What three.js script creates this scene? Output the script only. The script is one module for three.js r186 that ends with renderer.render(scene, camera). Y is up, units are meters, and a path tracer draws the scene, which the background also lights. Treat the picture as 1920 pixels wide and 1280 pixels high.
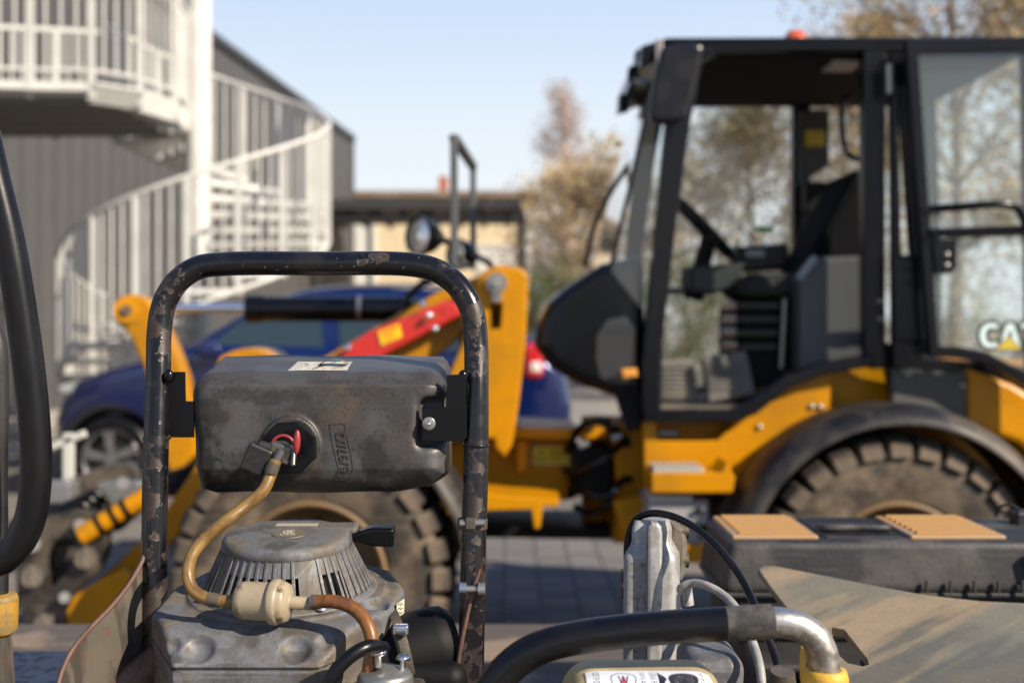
import * as THREE from 'three';
import { RoundedBoxGeometry } from 'three/addons/geometries/RoundedBoxGeometry.js';
import { mergeGeometries } from 'three/addons/utils/BufferGeometryUtils.js';
import { FontLoader } from 'three/addons/loaders/FontLoader.js';
import { TextGeometry } from 'three/addons/geometries/TextGeometry.js';

// ---------------------------------------------------------------- camera, sky, sun, exposure
const F = 2340, CX = 960, CY = 604, EYE = 1.47;          // focal length and horizon in photo pixels, eye height
const scene = new THREE.Scene();
const camera = new THREE.PerspectiveCamera(2 * Math.atan(640 / F) * 180 / Math.PI, 1.5, 0.1, 400);
camera.position.set(0, EYE, 0);
camera.setViewOffset(1920, 1280, 0, 640 - CY, 1920, 1280);
camera.focus = 1.44; camera.userData.fStop = 3.6;

const skyTex = (() => {
  const W = 512, H = 256, a = new Float32Array(W * H * 4);
  const stops = [[-90, .09, .085, .08], [-4, .20, .20, .20], [0, .64, .66, .67], [4, .61, .645, .67], [9, .54, .60, .66], [14.5, .41, .505, .65], [20, .30, .40, .58], [40, .125, .205, .41], [90, .065, .125, .29]];
  for (let j = 0; j < H; j++) {
    const e = ((j + .5) / H - .5) * 180; let k = 0; while (k < stops.length - 2 && e > stops[k + 1][0]) k++;
    const A = stops[k], B = stops[k + 1], t = Math.min(1, Math.max(0, (e - A[0]) / (B[0] - A[0])));
    for (let i = 0; i < W; i++) { const o = (j * W + i) * 4; for (let c = 0; c < 3; c++) a[o + c] = (A[c + 1] + (B[c + 1] - A[c + 1]) * t) * .833; a[o + 3] = 1; }
  }
  const t = new THREE.DataTexture(a, W, H, THREE.RGBAFormat, THREE.FloatType);
  t.mapping = THREE.EquirectangularReflectionMapping; t.magFilter = t.minFilter = THREE.LinearFilter; t.needsUpdate = true; return t;
})();
scene.background = skyTex; scene.environment = skyTex;

const SUNDIR = (() => { const az = 55 * Math.PI / 180, el = 33 * Math.PI / 180; return new THREE.Vector3(Math.sin(az) * Math.cos(el), Math.sin(el), Math.cos(az) * Math.cos(el)); })();
const sun = new THREE.DirectionalLight(new THREE.Color(1, .88, .70), 5);
sun.position.copy(SUNDIR).multiplyScalar(40).add(new THREE.Vector3(0, 0, -10)); sun.target.position.set(0, 0, -10);
sun.castShadow = true; sun.shadow.mapSize.set(4096, 4096);
Object.assign(sun.shadow.camera, { left: -30, right: 30, top: 30, bottom: -30, near: 1, far: 110 });
scene.add(sun, sun.target);

const renderer = new THREE.WebGLRenderer({ antialias: true });
renderer.toneMapping = THREE.LinearToneMapping; renderer.toneMappingExposure = 1.8;
renderer.shadowMap.enabled = true;

// ---------------------------------------------------------------- helpers
let seed = 7; const rnd = () => { seed = (seed * 1664525 + 1013904223) >>> 0; return seed / 4294967296; };
const rr = (a, b) => a + (b - a) * rnd();
const V = (x, y, z) => new THREE.Vector3(x, y, z);
const P = (px, py, d) => V((px - CX) / F * d, EYE - (py - CY) / F * d, -d);       // a photo pixel at a known distance
const clamp = (x, a = 0, b = 1) => Math.min(b, Math.max(a, x)), lerp = (a, b, t) => a + (b - a) * t;
const sst = (a, b, x) => { const t = clamp((x - a) / (b - a)); return t * t * (3 - 2 * t); };
const taken = {};
const numbered = (n) => { const k = taken[n] = (taken[n] ?? -1) + 1; return k ? n + '_' + String(k).padStart(3, '0') : n; };
function thing(name, label, category, base = V(0, 0, 0), group) {
  const g = new THREE.Group(); g.name = numbered(name); g.position.copy(base); g.userData = { label, category }; if (group) g.userData.group = group; scene.add(g); return g;
}
// geometry is written in world metres; a part undoes its thing's base
function M(name, geo, mat, parent, label) {
  if (Array.isArray(geo)) geo = merge(geo);
  const m = new THREE.Mesh(geo, mat); m.name = name; m.castShadow = m.receiveShadow = true;
  if (parent.isGroup && parent.parent === scene) m.position.copy(parent.position).negate();
  if (label) m.userData.label = label;
  parent.add(m); return m;
}
function merge(list) { return mergeGeometries(list.map((g) => { g = g.index ? g.toNonIndexed() : g; for (const k of Object.keys(g.attributes)) if (!['position', 'normal', 'uv'].includes(k)) g.deleteAttribute(k); return g; })); }
function boxUV(g) {
  if (g.index) g = g.toNonIndexed();
  const p = g.attributes.position, uv = new Float32Array(p.count * 2), a = V(), b = V(), c = V(), n = V();
  for (let i = 0; i < p.count; i += 3) {
    a.fromBufferAttribute(p, i); b.fromBufferAttribute(p, i + 1); c.fromBufferAttribute(p, i + 2);
    n.subVectors(b, a).cross(V().subVectors(c, a)); const x = Math.abs(n.x), y = Math.abs(n.y), z = Math.abs(n.z);
    [a, b, c].forEach((q, k) => { const o = (i + k) * 2; if (y >= x && y >= z) { uv[o] = q.x; uv[o + 1] = q.z; } else if (x >= z) { uv[o] = q.z; uv[o + 1] = q.y; } else { uv[o] = q.x; uv[o + 1] = q.y; } });
  }
  g.setAttribute('uv', new THREE.BufferAttribute(uv, 2)); return g;
}
const rbox = (w, h, d, r = .01, s = 2) => new RoundedBoxGeometry(w, h, d, s, Math.min(r, w / 2.02, h / 2.02, d / 2.02));
// a rounded box between two px corners at distance d, going back by t
function pbox(x0, y0, x1, y1, d, t, r = .008) {
  const a = P(x0, y1, d), b = P(x1, y0, d); const g = rbox(b.x - a.x, b.y - a.y, t, r); g.translate((a.x + b.x) / 2, (a.y + b.y) / 2, -d - t / 2); return boxUV(g);
}
function box(x0, x1, y0, y1, z0, z1, r = .01) { const g = r ? rbox(x1 - x0, y1 - y0, z1 - z0, r) : new THREE.BoxGeometry(x1 - x0, y1 - y0, z1 - z0); g.translate((x0 + x1) / 2, (y0 + y1) / 2, (z0 + z1) / 2); return boxUV(g); }
const smoothPath = (pts, closed) => { const s = new THREE.Shape(); pts.forEach(([x, y], i) => i ? s.lineTo(x, y) : s.moveTo(x, y)); s.closePath(); return s; };
// polygon in px at distance d, extruded away from the camera by t metres; holes likewise
function slab(pts, d, t, bev = .006, holes = [], round = 0) {
  const w = (q) => { let l = q.map(([x, y]) => { const v = P(x, y, d); return [v.x, v.y]; }); if (round) l = chaikin(l, round); return l; };
  const s = smoothPath(w(pts)); for (const h of holes) s.holes.push(smoothPath(w(h)));
  const g = new THREE.ExtrudeGeometry(s, { depth: t - 2 * bev, bevelEnabled: bev > 0, bevelThickness: bev, bevelSize: bev, bevelOffset: -bev, bevelSegments: 2, curveSegments: 8 });
  g.translate(0, 0, -d - t + bev); return boxUV(g);
}
function chaikin(l, n) { for (let k = 0; k < n; k++) { const o = []; l.forEach((a, i) => { const b = l[(i + 1) % l.length]; o.push([a[0] * .75 + b[0] * .25, a[1] * .75 + b[1] * .25], [a[0] * .25 + b[0] * .75, a[1] * .25 + b[1] * .75]); }); l = o; } return l; }
function tube(pts, r, seg = 60, rad = 14, tension = .5) {
  const c = new THREE.CatmullRomCurve3(pts, false, 'centripetal', tension), g = new THREE.TubeGeometry(c, seg, r, rad, false), L = c.getLength(), uv = g.attributes.uv;
  for (let i = 0; i < uv.count; i++) uv.setXY(i, uv.getX(i) * L, uv.getY(i) * Math.PI * 2 * r);
  const parts = [g.toNonIndexed()];
  for (const e of [0, 1]) { const q = new THREE.SphereGeometry(r * .999, rad, 5, 0, Math.PI * 2, 0, Math.PI / 2); q.scale(1, .25, 1); const t = c.getTangentAt(e).multiplyScalar(e ? 1 : -1); q.applyQuaternion(new THREE.Quaternion().setFromUnitVectors(V(0, 1, 0), t)); const p = c.getPointAt(e); q.translate(p.x, p.y, p.z); parts.push(q.toNonIndexed()); }
  return merge(parts);
}
function cyl(a, b, r0, r1 = r0, seg = 16, open = false) {
  const L = a.distanceTo(b), g = new THREE.CylinderGeometry(r1, r0, L, seg, 1, open); g.translate(0, L / 2, 0);
  const uv = g.attributes.uv; for (let i = 0; i < uv.count; i++) uv.setXY(i, uv.getX(i) * 6.28 * r0, uv.getY(i) * L);
  g.applyQuaternion(new THREE.Quaternion().setFromUnitVectors(V(0, 1, 0), V().subVectors(b, a).normalize())); g.translate(a.x, a.y, a.z); return g;
}
function bar(a, b, w, h, r = 0) { // box beam between two points
  const L = a.distanceTo(b), g = r ? rbox(w, L, h, r) : new THREE.BoxGeometry(w, L, h); g.translate(0, L / 2, 0);
  g.applyQuaternion(new THREE.Quaternion().setFromUnitVectors(V(0, 1, 0), V().subVectors(b, a).normalize())); g.translate(a.x, a.y, a.z); return boxUV(g);
}
const lathe = (pts, seg = 48) => boxUV(new THREE.LatheGeometry(pts.map(([r, y]) => new THREE.Vector2(r, y)), seg));
function orient(g, dir, at) { g.applyQuaternion(new THREE.Quaternion().setFromUnitVectors(V(0, 1, 0), dir.clone().normalize())); g.translate(at.x, at.y, at.z); return g; }
function quad(a, b, c, d) { // flat four-cornered pane
  const g = new THREE.BufferGeometry(); g.setAttribute('position', new THREE.Float32BufferAttribute([a, b, c, a, c, d].flatMap((v) => [v.x, v.y, v.z]), 3));
  g.setAttribute('uv', new THREE.Float32BufferAttribute([0, 0, 1, 0, 1, 1, 0, 0, 1, 1, 0, 1], 2)); g.computeVertexNormals(); return g;
}
// ---- surface nets over a signed distance field
function sdfMesh(f, lo, hi, cell) {
  const nx = Math.ceil((hi.x - lo.x) / cell) + 1, ny = Math.ceil((hi.y - lo.y) / cell) + 1, nz = Math.ceil((hi.z - lo.z) / cell) + 1, D = new Float32Array(nx * ny * nz);
  const id = (i, j, k) => i + nx * (j + ny * k);
  for (let k = 0; k < nz; k++) for (let j = 0; j < ny; j++) for (let i = 0; i < nx; i++) D[id(i, j, k)] = f(lo.x + i * cell, lo.y + j * cell, lo.z + k * cell);
  const vid = new Int32Array(nx * ny * nz).fill(-1), pos = [], nor = [], idx = [];
  for (let k = 0; k < nz - 1; k++) for (let j = 0; j < ny - 1; j++) for (let i = 0; i < nx - 1; i++) {
    let c = 0, x = 0, y = 0, z = 0; const v = [];
    for (let q = 0; q < 8; q++) v.push(D[id(i + (q & 1), j + (q >> 1 & 1), k + (q >> 2))]);
    const E = (a, b) => { if ((v[a] < 0) !== (v[b] < 0)) { const t = v[a] / (v[a] - v[b]); x += lerp(a & 1, b & 1, t); y += lerp(a >> 1 & 1, b >> 1 & 1, t); z += lerp(a >> 2, b >> 2, t); c++; } };
    E(0, 1); E(2, 3); E(4, 5); E(6, 7); E(0, 2); E(1, 3); E(4, 6); E(5, 7); E(0, 4); E(1, 5); E(2, 6); E(3, 7);
    if (!c) continue;
    let X = lo.x + (i + x / c) * cell, Y = lo.y + (j + y / c) * cell, Z = lo.z + (k + z / c) * cell; const h = cell * .6;
    let gx = f(X + h, Y, Z) - f(X - h, Y, Z), gy = f(X, Y + h, Z) - f(X, Y - h, Z), gz = f(X, Y, Z + h) - f(X, Y, Z - h), l = Math.hypot(gx, gy, gz) || 1; gx /= l; gy /= l; gz /= l;
    const s = clamp(f(X, Y, Z), -cell, cell) * .8; X -= gx * s; Y -= gy * s; Z -= gz * s;
    vid[id(i, j, k)] = pos.length / 3; pos.push(X, Y, Z); nor.push(gx, gy, gz);
  }
  const face = (a, b, c, d, flip) => { if (a < 0 || b < 0 || c < 0 || d < 0) return; flip ? idx.push(a, c, b, a, d, c) : idx.push(a, b, c, a, c, d); };
  for (let k = 1; k < nz - 1; k++) for (let j = 1; j < ny - 1; j++) for (let i = 1; i < nx - 1; i++) {
    const s = D[id(i, j, k)] < 0;
    if (s !== D[id(i + 1, j, k)] < 0) face(vid[id(i, j - 1, k - 1)], vid[id(i, j, k - 1)], vid[id(i, j, k)], vid[id(i, j - 1, k)], !s);
    if (s !== D[id(i, j + 1, k)] < 0) face(vid[id(i - 1, j, k - 1)], vid[id(i - 1, j, k)], vid[id(i, j, k)], vid[id(i, j, k - 1)], !s);
    if (s !== D[id(i, j, k + 1)] < 0) face(vid[id(i - 1, j - 1, k)], vid[id(i, j - 1, k)], vid[id(i, j, k)], vid[id(i - 1, j, k)], !s);
  }
  const g = new THREE.BufferGeometry(); g.setAttribute('position', new THREE.Float32BufferAttribute(pos, 3)); g.setAttribute('normal', new THREE.Float32BufferAttribute(nor, 3)); g.setIndex(idx); return g;
}
function poly2(pts) { // signed distance to a polygon
  return (x, y) => {
    let d = Infinity, s = 1; const n = pts.length;
    for (let i = 0, j = n - 1; i < n; j = i++) {
      const ex = pts[j][0] - pts[i][0], ey = pts[j][1] - pts[i][1], wx = x - pts[i][0], wy = y - pts[i][1], t = clamp((wx * ex + wy * ey) / (ex * ex + ey * ey)), bx = wx - ex * t, by = wy - ey * t;
      d = Math.min(d, bx * bx + by * by); const c1 = y >= pts[i][1], c2 = y < pts[j][1], c3 = ex * wy > ey * wx; if ((c1 && c2 && c3) || (!c1 && !c2 && !c3)) s = -s;
    }
    return s * Math.sqrt(d);
  };
}
const rmax = (a, b, r) => Math.hypot(Math.max(a + r, 0), Math.max(b + r, 0)) - r + Math.min(Math.max(a + r, b + r), 0);
const smin = (a, b, k) => { const h = Math.max(k - Math.abs(a - b), 0) / k; return Math.min(a, b) - h * h * k / 4; };
const smax = (a, b, k) => -smin(-a, -b, k);
const sbox = (x, y, z, a, b, c, r) => { const qx = Math.abs(x) - a + r, qy = Math.abs(y) - b + r, qz = Math.abs(z) - c + r; return Math.hypot(Math.max(qx, 0), Math.max(qy, 0), Math.max(qz, 0)) + Math.min(Math.max(qx, qy, qz), 0) - r; };

// ---------------------------------------------------------------- textures
function hash(ix, iy, s) { let h = (ix * 374761393 + iy * 668265263 + s * 974711) | 0; h = Math.imul(h ^ (h >>> 13), 1274126177); return ((h ^ (h >>> 16)) >>> 0) / 4294967296; }
function vn(u, v, f, s, fy = f) { const x = u * f, y = v * fy, ix = Math.floor(x), iy = Math.floor(y), a = x - ix, b = y - iy, p = a * a * (3 - 2 * a), q = b * b * (3 - 2 * b), m = (k, n) => ((k % n) + n) % n, x0 = m(ix, f), x1 = m(ix + 1, f), y0 = m(iy, fy), y1 = m(iy + 1, fy); return lerp(lerp(hash(x0, y0, s), hash(x1, y0, s), p), lerp(hash(x0, y1, s), hash(x1, y1, s), p), q); }
function fbm(u, v, f, s, o = 4, fy = f) { let a = 0, w = .5, t = 0; for (let k = 0; k < o; k++) { a += w * vn(u, v, f << k, s + k * 17, fy << k); t += w; w *= .5; } return a / t; }
const mix3 = (a, b, t) => [lerp(a[0], b[0], t), lerp(a[1], b[1], t), lerp(a[2], b[2], t)];
const enc = (x) => 255 * (x <= .0031308 ? 12.92 * x : 1.055 * Math.pow(x, 1 / 2.4) - .055);
// fn(u, v) -> [rgb linear, roughness, height 0..1]; the tile measures `metres`
function surf(n, metres, fn, opt = {}) {
  const c = new Uint8Array(n * n * 4), q = new Uint8Array(n * n * 4), b = new Uint8Array(n * n * 4);
  for (let j = 0; j < n; j++) for (let i = 0; i < n; i++) { const [k, r, h] = fn((i + .5) / n, (j + .5) / n), o = (j * n + i) * 4; for (let e = 0; e < 3; e++) { c[o + e] = enc(clamp(k[e] * .84)); q[o + e] = 255 * clamp(r); b[o + e] = 255 * clamp(h); } c[o + 3] = q[o + 3] = b[o + 3] = 255; }
  const mk = (d, s) => { const t = new THREE.DataTexture(d, n, n); t.wrapS = t.wrapT = THREE.RepeatWrapping; t.magFilter = THREE.LinearFilter; t.minFilter = THREE.LinearMipmapLinearFilter; t.generateMipmaps = true; if (s) t.colorSpace = THREE.SRGBColorSpace; t.repeat.set(1 / metres, 1 / (opt.my ?? metres)); if (opt.off) t.offset.set(opt.off[0], opt.off[1]); t.needsUpdate = true; return t; };
  const { bump = .001, my, off, ...rest } = opt;
  return new THREE.MeshPhysicalMaterial({ map: mk(c, true), roughnessMap: mk(q), roughness: 1, bumpMap: bump ? mk(b) : null, bumpScale: bump, ...rest });
}
const std = (r, g, b, rough = .5, o = {}) => new THREE.MeshPhysicalMaterial({ color: new THREE.Color().setRGB(r, g, b).multiplyScalar(o.map || o.vertexColors || o.transmission || o.metalness === 1 ? 1 : .84), roughness: rough, ...o });
const glassMat = std(.97, .985, .98, .0, { transmission: 1, thickness: 0, ior: 1.5 });
const dirtyGlass = std(.92, .96, .96, .03, { transmission: .97, thickness: 0, ior: 1.5 });

// ageing paint, dust and rust
const tubePaintOf = (thr, sd) => surf(1024, .47, (u, v) => {
  const a = fbm(u, v, 12, 3 + sd, 5, 20), b = fbm(u, v, 44, 9 + sd, 4), w = a * .66 + b * .34 + (vn(u, v, 3, 40 + sd) - .5) * .22, fine = vn(u, v, 330, 5), chip = sst(thr, thr + .012, w), ring = sst(thr - .022, thr, w) - chip, spk = sst(.84, .87, fbm(u, v, 90, 31 + sd, 2)), wear = sst(.55, .8, fbm(u, v, 14, 77 + sd, 4));
  let c = mix3([.0032, .0032, .0048], [.008, .0075, .009], fbm(u, v, 50, 21, 3)); c = mix3(c, [.022, .018, .017], wear * .5);
  c = mix3(c, mix3([.015, .009, .0075], [.045, .028, .023], clamp(b * .6 + fine * .6 - .1)), chip); c = mix3(c, [.15, .115, .10], ring * sst(.42, .6, b) * .55); c = mix3(c, [.16, .13, .115], spk * .55);
  return [c, lerp(.17 + .10 * b + .12 * wear, .50, chip), .6 - chip * .32 + ring * .18 + fine * .10 * chip + spk * .1];
}, { bump: .0004, specularIntensity: .85 });
const tubePaint = tubePaintOf(.60, 0), tubeRusty = tubePaintOf(.55, 60);
const rustTube = surf(512, .2, (u, v) => { const a = fbm(u, v, 8, 71, 5), f = vn(u, v, 128, 3); return [mix3([.055, .03, .026], [.17, .085, .06], clamp(a * 1.5 - .3) * .7 + f * .3), .7 - .2 * a, a * .7 + f * .3]; }, { bump: .0007 });
const castAlu = surf(1024, .28, (u, v) => {
  const a = fbm(u, v, 4, 101, 5), b = fbm(u, v, 24, 107, 4), f = vn(u, v, 300, 4), m = fbm(u, v, 90, 113, 3), s = sst(.76, .80, fbm(u, v, 110, 119, 2)), d = sst(.44, .62, a * .75 + b * .25), oil = sst(.60, .74, fbm(u, v, 6, 131, 5)), sc = sst(.73, .78, fbm(u, v, 3, 137, 3, 60));
  let c = mix3([.128, .132, .148], [.150, .122, .092], d); c = mix3(c, [.085, .078, .070], sst(.48, .70, b) * .55); c = mix3(c, [.055, .050, .046], oil * .6); c = mix3(c, [.22, .215, .21], sc * .4); c = mix3(c, [.06, .055, .05], s * .55); c = c.map((x) => x * (.80 + .22 * f + .2 * m));
  return [c, .58 + .2 * d - .14 * oil + .08 * m, .5 + .25 * f + .25 * m - .15 * s];
}, { bump: .00035, metalness: .12 });
const whiteAlu = surf(1024, .25, (u, v) => { const a = fbm(u, v, 8, 201, 4, 3), b = fbm(u, v, 26, 207, 4), m = fbm(u, v, 110, 209, 3), s = sst(.74, .78, fbm(u, v, 90, 211, 2, 60)) * sst(.45, .6, a); let c = mix3([.40, .40, .41], [.27, .265, .265], sst(.4, .65, a)); c = mix3(c, [.235, .215, .19], sst(.52, .72, b) * .6); c = mix3(c, [.06, .06, .06], s * .7); return [c.map((x) => x * (.86 + .28 * m)), .40 + .25 * b, .5 + .3 * m - .2 * s]; }, { bump: .0004, metalness: .3 });
const tankMat = surf(2048, .34, (u, v) => {   // laid out on the tank itself: the oil stains sit where the photo shows them
  const x = (u > .8 ? u - 2 : u - 1) * .34, yy = (v < .08 ? v + 9 : v + 8) * .34 - 1.5, px = x / 1.5 * F + CX, py = CY - (yy - EYE) / 1.5 * F;
  const a = fbm(u, v, 5, 301, 5), b = fbm(u, v, 20, 307, 5), c0 = fbm(u, v, 110, 311, 3), f = vn(u, v, 500, 6), streak = fbm(u, v, 4, 331, 4, 64), wv = fbm(u, v, 3, 333, 5);
  const blob = (cx, cy, rx, ry, e = .55) => sst(1.15, .45, Math.hypot((px - cx) / rx, (py - cy) / ry) + (wv - .5) * 1.3 + (b - .5) * e * 1.6);
  let c = mix3([.046, .046, .0475], [.066, .064, .063], b * .6 + f * .4); c = mix3(c, [.068, .070, .076], sst(.56, .74, streak) * .35); c = mix3(c, [.030, .024, .020], sst(.44, .64, a) * .65); c = mix3(c, [.078, .052, .035], sst(.62, .76, fbm(u, v, 10, 341, 4)) * .55);
  const oil = Math.max(blob(450, 890, 130, 72), blob(580, 930, 290, 40), blob(392, 800, 50, 80, .8) * .8, blob(545, 832, 88, 74, .5) * .7, blob(700, 850, 26, 48, 1) * .8, blob(745, 890, 60, 40, 1) * .6, blob(470, 742, 110, 18, 1) * .55);
  const flake = sst(.50, .56, fbm(u, v, 26, 351, 4)) * blob(440, 840, 70, 60, 1);
  c = mix3(c, [.0085, .0075, .007], oil * (.92 - .5 * sst(.6, .7, b))); c = mix3(c, [.085, .085, .085], flake * .35); c = mix3(c, [.012, .011, .010], sst(.70, .73, c0) * .75 * sst(.4, .6, a + oil * .3)); for (const [dx, dy, rx, ry] of [[702, 696, 13, 5], [694, 704, 9, 3.5], [725, 708, 16, 6], [704, 683, 8, 3]]) c = mix3(c, [.045, .046, .05], sst(1.1, .85, Math.hypot((px - dx) / rx, (py - dy - 8) / (ry * 2.2)) + (b - .5) * .5) * .7);
  return [c.map((k) => k * (.86 + .28 * f)), .36 + .14 * a + .1 * f - .10 * oil, .5 + .2 * b + .14 * f + .1 * c0];
}, { bump: .0005 });
const sheetSteel = surf(512, .3, (u, v) => { const a = fbm(u, v, 4, 401, 5), b = fbm(u, v, 20, 407, 4, 8), s = sst(.66, .7, fbm(u, v, 24, 411, 3)); let c = mix3([.14, .118, .09], [.07, .06, .05], a * 1.2); c = mix3(c, [.035, .028, .023], sst(.45, .68, fbm(u, v, 22, 415, 4, 4)) * .85); c = mix3(c, [.10, .045, .022], s * .35); return [c, .55 + .2 * b, .5 + .3 * b]; }, { bump: .0006 });
const texOf = (n, metres, fn, srgb) => { const c = new Uint8Array(n * n * 4); for (let j = 0; j < n; j++) for (let i = 0; i < n; i++) { const k = fn((i + .5) / n, (j + .5) / n), o = (j * n + i) * 4; for (let e = 0; e < 3; e++) c[o + e] = srgb ? enc(clamp(k[e] * .84)) : 255 * clamp(k[e]); c[o + 3] = 255; } const t = new THREE.DataTexture(c, n, n); t.wrapS = t.wrapT = THREE.RepeatWrapping; t.magFilter = THREE.LinearFilter; if (srgb) t.colorSpace = THREE.SRGBColorSpace; t.repeat.set(1 / metres, 1 / metres); t.needsUpdate = true; return t; };
const sharedRough = texOf(512, .37, (u, v) => { const r = .72 + .4 * fbm(u, v, 6, 481, 5); return [r, r, r]; }), sharedBump = texOf(512, .29, (u, v) => { const h = .5 * fbm(u, v, 40, 487, 3) + .5 * vn(u, v, 180, 489); return [h, h, h]; });
const dusty = (r, g, b, dust, amount, sc = .4, rough = .5, o = {}, sd = 500) => { const { bump = .0004, ...rest } = o; return std(1, 1, 1, Math.min(1, rough * 1.1), { map: texOf(512, sc, (u, v) => { const a = fbm(u, v, 5, sd, 5), h = fbm(u, v, 40, sd + 7, 3), f = vn(u, v, 180, sd + 3), sc2 = sst(.68, .74, fbm(u, v, 4, sd + 21, 4, 60)); let c = mix3([r, g, b], dust, clamp(sst(.40, .72, a) * amount + (h - .5) * amount * .5)); c = mix3(c, dust, sc2 * .35 * amount); return c.map((x) => x * (.93 + .14 * f)); }, true), roughnessMap: sharedRough, bumpMap: bump ? sharedBump : null, bumpScale: bump, ...rest }); };
const rubber = dusty(.0028, .0028, .0044, [.030, .027, .025], .16, .3, .30, { bump: .00005, specularIntensity: .6 }, 510);
const gripDust = dusty(.016, .015, .016, [.085, .076, .07], .9, .12, .7, {}, 515);
const blackPlastic = dusty(.009, .009, .011, [.06, .055, .05], .25, .5, .42, { bump: .0001 }, 530);
const toolPlastic = dusty(.013, .013, .017, [.085, .077, .070], .65, .35, .55, {}, 550);
const toolYellow = dusty(.40, .215, .075, [.33, .235, .15], 1.0, .3, .6, {}, 560);
const trayRib = dusty(.46, .235, .06, [.36, .24, .12], .8, .3, .55, {}, 565);
const tyreMat = dusty(.036, .029, .024, [.17, .125, .085], .95, .7, .85, { bump: .002 }, 570);
const fenderMat = dusty(.011, .011, .015, [.14, .115, .09], .55, 1.1, .5, { specularIntensity: .6 }, 580);
const yellow = dusty(.54, .226, .0010, [.32, .15, .012], .55, 1.3, .34, { specularIntensity: .4, bump: 0 }, 590);
const rimMat = dusty(.19, .115, .05, [.17, .12, .08], 1.0, .5, .6, {}, 600);
const cabBlack = dusty(.0038, .0044, .0070, [.013, .012, .013], .25, 1.0, .24, { bump: 0, specularIntensity: .5 }, 610);
const steelDirt = dusty(.055, .048, .042, [.17, .13, .095], .7, .5, .55, { metalness: .3 }, 620);
const pedalMat = dusty(.13, .125, .115, [.22, .20, .17], .7, .4, .7, {}, 630);
const concreteMat = dusty(.135, .133, .137, [.22, .185, .15], .7, .9, .85, { bump: .002 }, 640);
const yardMat = dusty(.26, .245, .225, [.33, .29, .24], .8, 4, .9, { bump: .004 }, 650);
const chestMat = dusty(.010, .010, .011, [.05, .045, .04], .4, .5, .6, {}, 660);
const galv = dusty(.64, .635, .61, [.50, .485, .46], .5, .9, .5, { bump: 0 }, 670);
const claddingMats = [[.086, .083, .084], [.079, .077, .080], [.092, .088, .088]].map((c, i) => dusty(...c, [.066, .064, .064], .5, 2.5, .55, { bump: .001 }, 680 + i * 9));
const renderBeige = dusty(.74, .60, .40, [.64, .52, .36], .6, 3, .9, {}, 710);
const woodPlank = surf(512, 1.2, (u, v) => { const a = fbm(u, v, 3, 801, 5, 60), b = fbm(u, v, 12, 805, 4, 90); return [mix3(mix3([.115, .094, .078], [.06, .052, .047], a * .7 + b * .4), [.26, .19, .13], sst(.55, .68, fbm(u, v, 6, 811, 5)) * .8), .8, .4 * a + .6 * b]; }, { bump: .001 });
const matMat = surf(1024, .75, (u, v) => { // scuffed greenish compactor pad; dark bands are shade put into its colour
  const w = ((u + v * 1) % 1 + 1) % 1, a = fbm(w, v, 9, 821, 5, 3), b = fbm(w, v, 12, 827, 5, 2), m = fbm(u, v, 24, 829, 4), f = vn(u, v, 220, 2), k = fbm(u, v, 4, 833, 5);
  let c = mix3([.165, .152, .105], [.275, .205, .120], sst(.42, .60, a * .6 + k * .4)); c = mix3(c, [.070, .072, .060], sst(.47, .62, b * .65 + k * .35) * .75); c = mix3(c, [.30, .225, .13], sst(.58, .70, fbm(w, v, 14, 841, 4, 3)) * .5);
  return [c.map((x) => x * (.82 + .2 * f + .16 * m)), .38 + .2 * a, .5 + .2 * f];
}, { bump: .0003 });
const chrome = std(.78, .79, .82, .10, { metalness: 1 });
const zinc = std(.36, .35, .325, .38, { metalness: .8 });
const bareTube = surf(512, .2, (u, v) => { const a = fbm(u, v, 5, 861, 4), b = fbm(u, v, 40, 867, 3); return [mix3([.52, .50, .47], [.26, .235, .205], sst(.45, .72, a * .6 + b * .4)), .26 + .3 * a, b]; }, { bump: .0002, metalness: .9 });
const black = std(.003, .003, .004, .6, { specularIntensity: .4 }), satinBlack = std(.003, .003, .0045, .24, { specularIntensity: .6 });
const redPaint = std(.52, .018, .012, .34, { clearcoat: .4 }), redPlastic = std(.26, .022, .024, .45);
const hoseAmber = surf(512, .12, (u, v) => { const a = fbm(u, v, 4, 901, 4), b = fbm(u, v, 24, 905, 3); return [mix3([.235, .135, .034], [.115, .060, .018], sst(.4, .7, a * .7 + b * .3)), .32 + .2 * b, b]; }, { bump: .0002, clearcoat: .08 });
const hoseOrange = surf(512, .12, (u, v) => { const a = fbm(u, v, 4, 911, 4), b = fbm(u, v, 24, 915, 3); return [mix3([.20, .072, .012], [.075, .028, .010], sst(.4, .7, a * .7 + b * .3)), .30 + .2 * b, b]; }, { bump: .0002, clearcoat: .08 });
const filterPlastic = surf(512, .1, (u, v) => { const a = fbm(u, v, 4, 921, 5), b = fbm(u, v, 20, 925, 3); return [mix3([.33, .27, .185], [.10, .06, .03], sst(.50, .74, a * .75 + b * .25)), .45, b]; }, { bump: .0002 });

// printed stickers
function sticker(w, h, draw, o = {}) { const c = document.createElement('canvas'); c.width = w; c.height = h; const x = c.getContext('2d'); draw(x, w, h); const t = new THREE.CanvasTexture(c); t.colorSpace = THREE.SRGBColorSpace; t.magFilter = THREE.LinearFilter; return new THREE.MeshPhysicalMaterial({ map: t, roughness: .5, ...o }); }
function plane(a, b, c, d) { return quad(a, b, c, d); }   // bottom-left, bottom-right, top-right, top-left

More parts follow.
